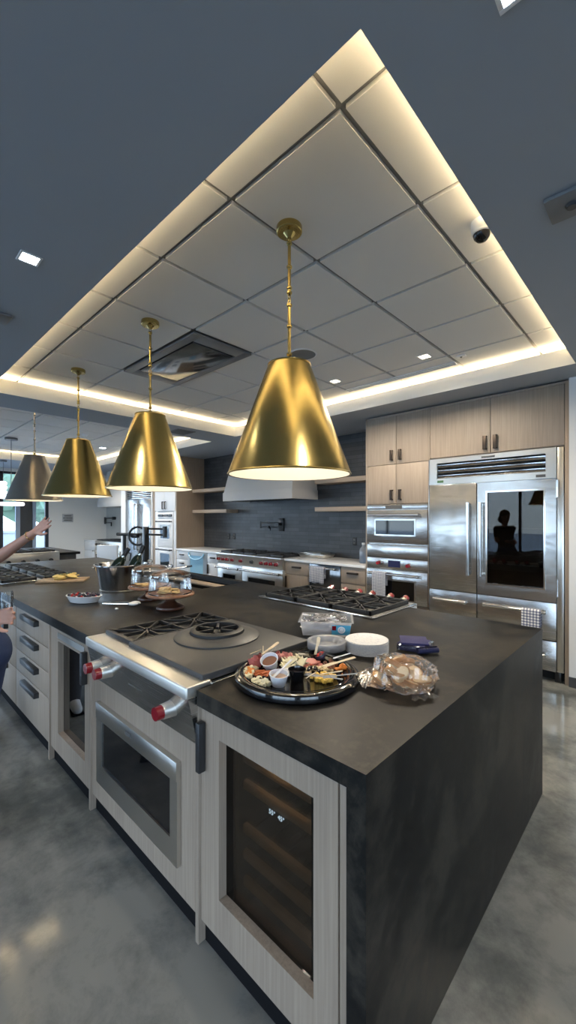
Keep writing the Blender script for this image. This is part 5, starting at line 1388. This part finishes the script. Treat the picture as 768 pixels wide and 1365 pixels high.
# ------------------------------------------------------------------ people
def capsules(segs, voxel, name, mat, parent, smooth=4):
    """one continuous skin grown from overlapping tapered limbs"""
    m = MB()
    for s_ in segs:
        p, r0, q, r1 = V(s_[0]), s_[1], V(s_[2]), s_[3]
        d = q-p
        m.ball(p, r0, 3); m.ball(q, r1, 3)
        if d.length > 1e-5: m.cone(p, q, r0, r1, 20)
    o = m.build(name, mat, parent, ang=180)
    r = o.modifiers.new('remesh', 'REMESH'); r.mode = 'VOXEL'; r.voxel_size = voxel; r.use_smooth_shade = True
    sm = o.modifiers.new('smooth', 'SMOOTH'); sm.iterations = smooth; sm.factor = .5
    return o
def hand(W, D, U, s=1., curl=.3, spread=.18, thumb=1):
    """finger chains from wrist W along D with palm normal U; returns limb segments"""
    W = V(W); D = V(D).normalized(); U = V(U); U = (U-D*U.dot(D)).normalized(); S_ = D.cross(U)*thumb
    segs = []; pl = .088*s
    for k in range(4):
        off = (k-1.5)*.0185*s
        base = W+D*.02*s+S_*off*.6; kn = W+D*(pl-(.006*s if k in (0, 3) else 0))+S_*off
        segs.append((base, .0125*s, kn, .0105*s))
        L = (.066, .078, .073, .056)[k]*s; d = (D+S_*(k-1.5)*spread*.5).normalized(); p = kn; c = curl
        for j, fr in enumerate((.45, .30, .25)):
            d = (Matrix.Rotation(c*(1. if j else .6), 3, d.cross(U).normalized())@d).normalized() if c else d
            n = p+d*L*fr; segs.append((p, (.0092-.0008*j)*s, n, (.0084-.0009*j)*s)); p = n
    segs.append((W+D*.012*s, .017*s, W+D*.06*s, .014*s))
    b = W+D*.022*s-S_*.022*s; d = (D*.75-S_*.75+U*.25).normalized()
    a = b+d*.038*s; e = a+(d+D*.5).normalized()*.030*s; g = e+(D+d*.4).normalized()*.024*s
    segs += [(W+D*.01*s, .014*s, b, .014*s), (b, .0135*s, a, .011*s), (a, .0105*s, e, .0095*s), (e, .0092*s, g, .0078*s)]
    return segs
def person(name, label, base, F, h, armL, armR, top, legs, shoe, hairc='hair', hips=None, feet=None):
    """base: floor point, F: facing; armL/armR: (elbow, wrist, hand dir, palm normal, curl)"""
    B = V(base); F = V(F).normalized(); L = V((-F.y, F.x, 0)); Z = V((0, 0, 1)); s = h/1.70
    t = thing(name, label, 'person', B)
    hip = B+Z*.90*s+(V(hips) if hips else V((0, 0, 0))); chest = B+Z*1.24*s+F*.0; neck = B+Z*1.42*s; head = B+Z*1.57*s+F*.02
    segs = [(hip+L*.07*s, .10*s, hip-L*.07*s, .10*s), (hip, .11*s, chest, .105*s), (hip+L*.05*s, .09*s, chest+L*.07*s, .09*s), (hip-L*.05*s, .09*s, chest-L*.07*s, .09*s),
            (chest+L*.10*s+Z*.09*s, .06*s, chest-L*.10*s+Z*.09*s, .06*s), (neck-Z*.02, .055*s, head-Z*.04, .05*s)]
    hd = [(head+Z*.035*s, .078*s, head-Z*.01*s+F*.015*s, .07*s), (head-Z*.05*s+F*.03*s, .052*s, head-Z*.075*s+F*.045*s, .034*s), (head+F*.085*s, .009*s, head-Z*.025*s+F*.10*s, .012*s), (head-Z*.03*s+F*.092*s, .011*s, head-Z*.03*s+F*.092*s, .011*s),
          (head+L*.078*s+Z*.01*s, .012*s, head+L*.080*s-Z*.03*s, .010*s), (head-L*.078*s+Z*.01*s, .012*s, head-L*.080*s-Z*.03*s, .010*s)]
    lg = []; ft = []
    for k, sd in enumerate((1, -1)):
        ho = hip+L*sd*.085*s; fo = (V(feet[k]) if feet else B+L*sd*.10*s); an = fo+Z*.085*s; kn = (ho+an)/2+F*.03*s+Z*.02
        lg += [(ho, .088*s, kn, .058*s), (kn, .056*s, kn+(an-kn)*.35-F*.01, .055*s), (kn+(an-kn)*.35-F*.01, .055*s, an, .036*s)]
        ft.append((fo, an))
    arms = []; sl = []
    for sd, A in ((1, armL), (-1, armR)):
        sh = chest+L*sd*.175*s+Z*.10*s; el, wr = V(A[0]), V(A[1])
        arms += [(sh, .052*s, el, .040*s), (el, .041*s, el+(wr-el)*.3, .040*s), (el+(wr-el)*.3, .040*s, wr, .025*s)]
        sl += [(sh, .062*s, sh+(el-sh)*.55, .055*s)]
        arms += hand(wr, A[2], A[3], s, A[4], .2, A[5])
    feetseg = [(an-Z*.04, .035*s, an-Z*.05*s+F*.13*s, .026*s) for fo, an in ft]
    capsules(segs+hd+lg+arms+feetseg, .0055, 'body', 'skin', t, 3)
    g = .012
    capsules([(a, r+g, b, q+g) for a, r, b, q in segs[:5]]+[(a, r, b, q) for a, r, b, q in sl]+[(chest+L*.17*s+Z*.10*s, .062*s, chest-L*.17*s+Z*.10*s, .062*s)], .010, 'shirt', top, t, 6)
    capsules([(a, r+g, b, q+g+.006) for a, r, b, q in lg]+[(hip+L*.07*s, .122*s, hip-L*.07*s, .122*s)], .010, 'trousers', legs, t, 6)
    for fo, an in ft:
        m = [(an-Z*.035, .046*s, fo+Z*.036*s+F*.15*s, .036*s), (fo+Z*.032-F*.03, .038*s, fo+Z*.032+F*.12*s, .038*s)]
        sh_ = capsules(m, .008, 'shoe', shoe, t, 3)
        MB().box(-.045, .045, -.07*s, .19*s, .002, .020, .009).build
        so = MB(); so.box(-.044, .044, -.065*s, .185*s, .001, .018, .008); bmesh.ops.rotate(so.bm, verts=so.bm.verts, cent=(0, 0, 0), matrix=Matrix.Rotation(math.atan2(F.y, F.x)-math.pi/2, 3, 'Z')); bmesh.ops.translate(so.bm, verts=so.bm.verts, vec=V((fo.x, fo.y, 0))); so.build('sole', 'black_matte', sh_)
    hm = MB(); hm.ball(head+Z*.055*s-F*.018*s, (.094*s, .094*s, .088*s), 4, .06)
    for k in range(5): hm.ball(head-F*.055*s+L*(k-2)*.032*s-Z*.04*s, (.04*s, .04*s, .085*s), 3, .2)
    hm.build('hair', hairc, t, ang=180)
    for sd in (1, -1):
        MB().ball(head+F*.079*s+L*sd*.031*s+Z*.008*s, .012*s, 2).build('eye', 'eye_white', t)
        MB().ball(head+F*.089*s+L*sd*.031*s+Z*.008*s, .006*s, 2).build('iris', 'berry_dark', t)
        MB().tube([head+F*.085*s+L*sd*.018*s+Z*.030*s, head+F*.086*s+L*sd*.033*s+Z*.034*s, head+F*.078*s+L*sd*.050*s+Z*.028*s], .0035*s, 6).build('eyebrow', hairc, t)
    MB().ball(head-Z*.052*s+F*.077*s, (.012*s, .022*s, .007*s), 2).build('lips', 'lips', t)
    return t
DW = V((-.687, .727, 0)); RW = V((.727, .687, 0))
def wp(px, py, d):
    u = (px-384)/546; v = (691-py)/546
    return RW*(u*d)+DW*d+V((0, 0, 1.525+v*d))
# person with the raised arm, further along the island
el = V((-3.40, .655, 1.235)); wr = V((-3.135, .83, 1.43)); hdv = V((.155, .095, .12))
pB = person('person', 'person mostly out of frame at left, bare arm raised with open hand above the cooktop', (-3.74, .37, 0), (1, .15, 0), 1.66,
       (el, wr, hdv, V((.75, -.75, .25)), .10, -1), (V((-3.70, .08, 1.02)), V((-3.52, .10, .86)), V((.5, 0, -.7)), V((0, 1, 0)), .4, 1), 'shirt_blue', 'trousers_grey', 'shoe_white', feet=((-3.52, .56, 0), (-3.74, .25, 0)))
m = MB(); c = el+(wr-el)*.88; d = (wr-el).normalized(); q = V((0, 0, 1)).rotation_difference(d).to_matrix()
m.tube([c+q@V((.031*math.cos(2*math.pi*k/20), .031*math.sin(2*math.pi*k/20), 0)) for k in range(20)], .0035, 6, True)
tag(recenter(m.build('bracelet', 'gold')), 'thin metal bracelet on the wrist of the raised arm', 'bracelet')
# person in jeans holding a glass
F = V((.80, .60, 0)).normalized(); Lf = V((-F.y, F.x, 0)); b = V((-2.40, .305, 0))
w = V((-2.26, .42, 1.075))
pA = person('person', 'person in dark blue jeans at the left edge, holding a glass at waist height', b, F, 1.68,
       (V((-2.50, .44, 1.10)), w, V((.75, .62, .10)), V((.3, -.9, .1)), .45, -1), (V((-2.40, .08, 1.10)), V((-2.30, .12, .90)), V((.3, .2, -1)), V((0, 1, 0)), .3, 1), 'shirt_black', 'denim', 'shoe_black', feet=(b+Lf*.10-F*.10, b-Lf*.09-F*.10), hips=(.058, .055, 0))
gp_ = w+V((.035, .055, .06))
t = thing('wine_glass', 'stemless drinking glass held by the person at the left edge', 'glass', gp_-V((0, 0, .05)))
MB().lathe([(0, -.05), (.022, -.048), (.029, -.02), (.030, .02), (.027, .055), (.026, .055), (.0285, .02), (.027, -.018), (.020, -.044), (0, -.046)], gp_, 36).build('glass_body', 'glass', t)

# ------------------------------------------------------------------ daylight, world and camera
def portal(x, y, z, sx, sy, rot):
    L = bpy.data.lights.new('window_daylight', 'AREA'); L.shape = 'RECTANGLE'; L.size = sx; L.size_y = sy; L.energy = 1
    L.cycles.is_portal = True
    o = bpy.data.objects.new('window_daylight', L); COL.objects.link(o); o.location = (x, y, z); o.rotation_euler = rot
portal(-7.1, Y0+.0, 1.35, 9.4, 2.5, (R(90), 0, 0)); portal(1.75, Y0+.0, 1.35, 5.3, 2.5, (R(90), 0, 0))
portal(X1, -2.3, 1.35, 2.5, 4.2, (0, R(90), 0)); portal(X0, -.5, 1.35, 2.6, 8.1, (0, R(-90), 0))
W = bpy.data.worlds.new('world'); SC.world = W; W.use_nodes = True; nt = W.node_tree
bgn = nt.nodes['Background']; tc = nt.nodes.new('ShaderNodeTexCoord'); sp = nt.nodes.new('ShaderNodeSeparateXYZ')
nt.links.new(tc.outputs['Generated'], sp.inputs[0])
nt.links.new(ramp(nt, sp.outputs['Z'], [(.0, (.66, .74, .80)), (.12, (.72, .84, 1.0)), (.6, (.42, .60, .92))]), bgn.inputs['Color'])
bgn.inputs['Strength'].default_value = 5
cam = bpy.data.cameras.new('camera'); co = bpy.data.objects.new('camera', cam); COL.objects.link(co)
co.location = (0, 0, 1.525); co.rotation_euler = (R(90), 0, R(43.4))
cam.sensor_fit = 'HORIZONTAL'; cam.sensor_width = 36; cam.lens = 36*546/768; cam.shift_y = 8.5/768; cam.clip_start = .02
SC.camera = co
SC.view_settings.view_transform = 'Standard'; SC.view_settings.look = 'None'; SC.view_settings.gamma = 1; SC.view_settings.exposure = 0.62
SC.view_settings.use_curve_mapping = False
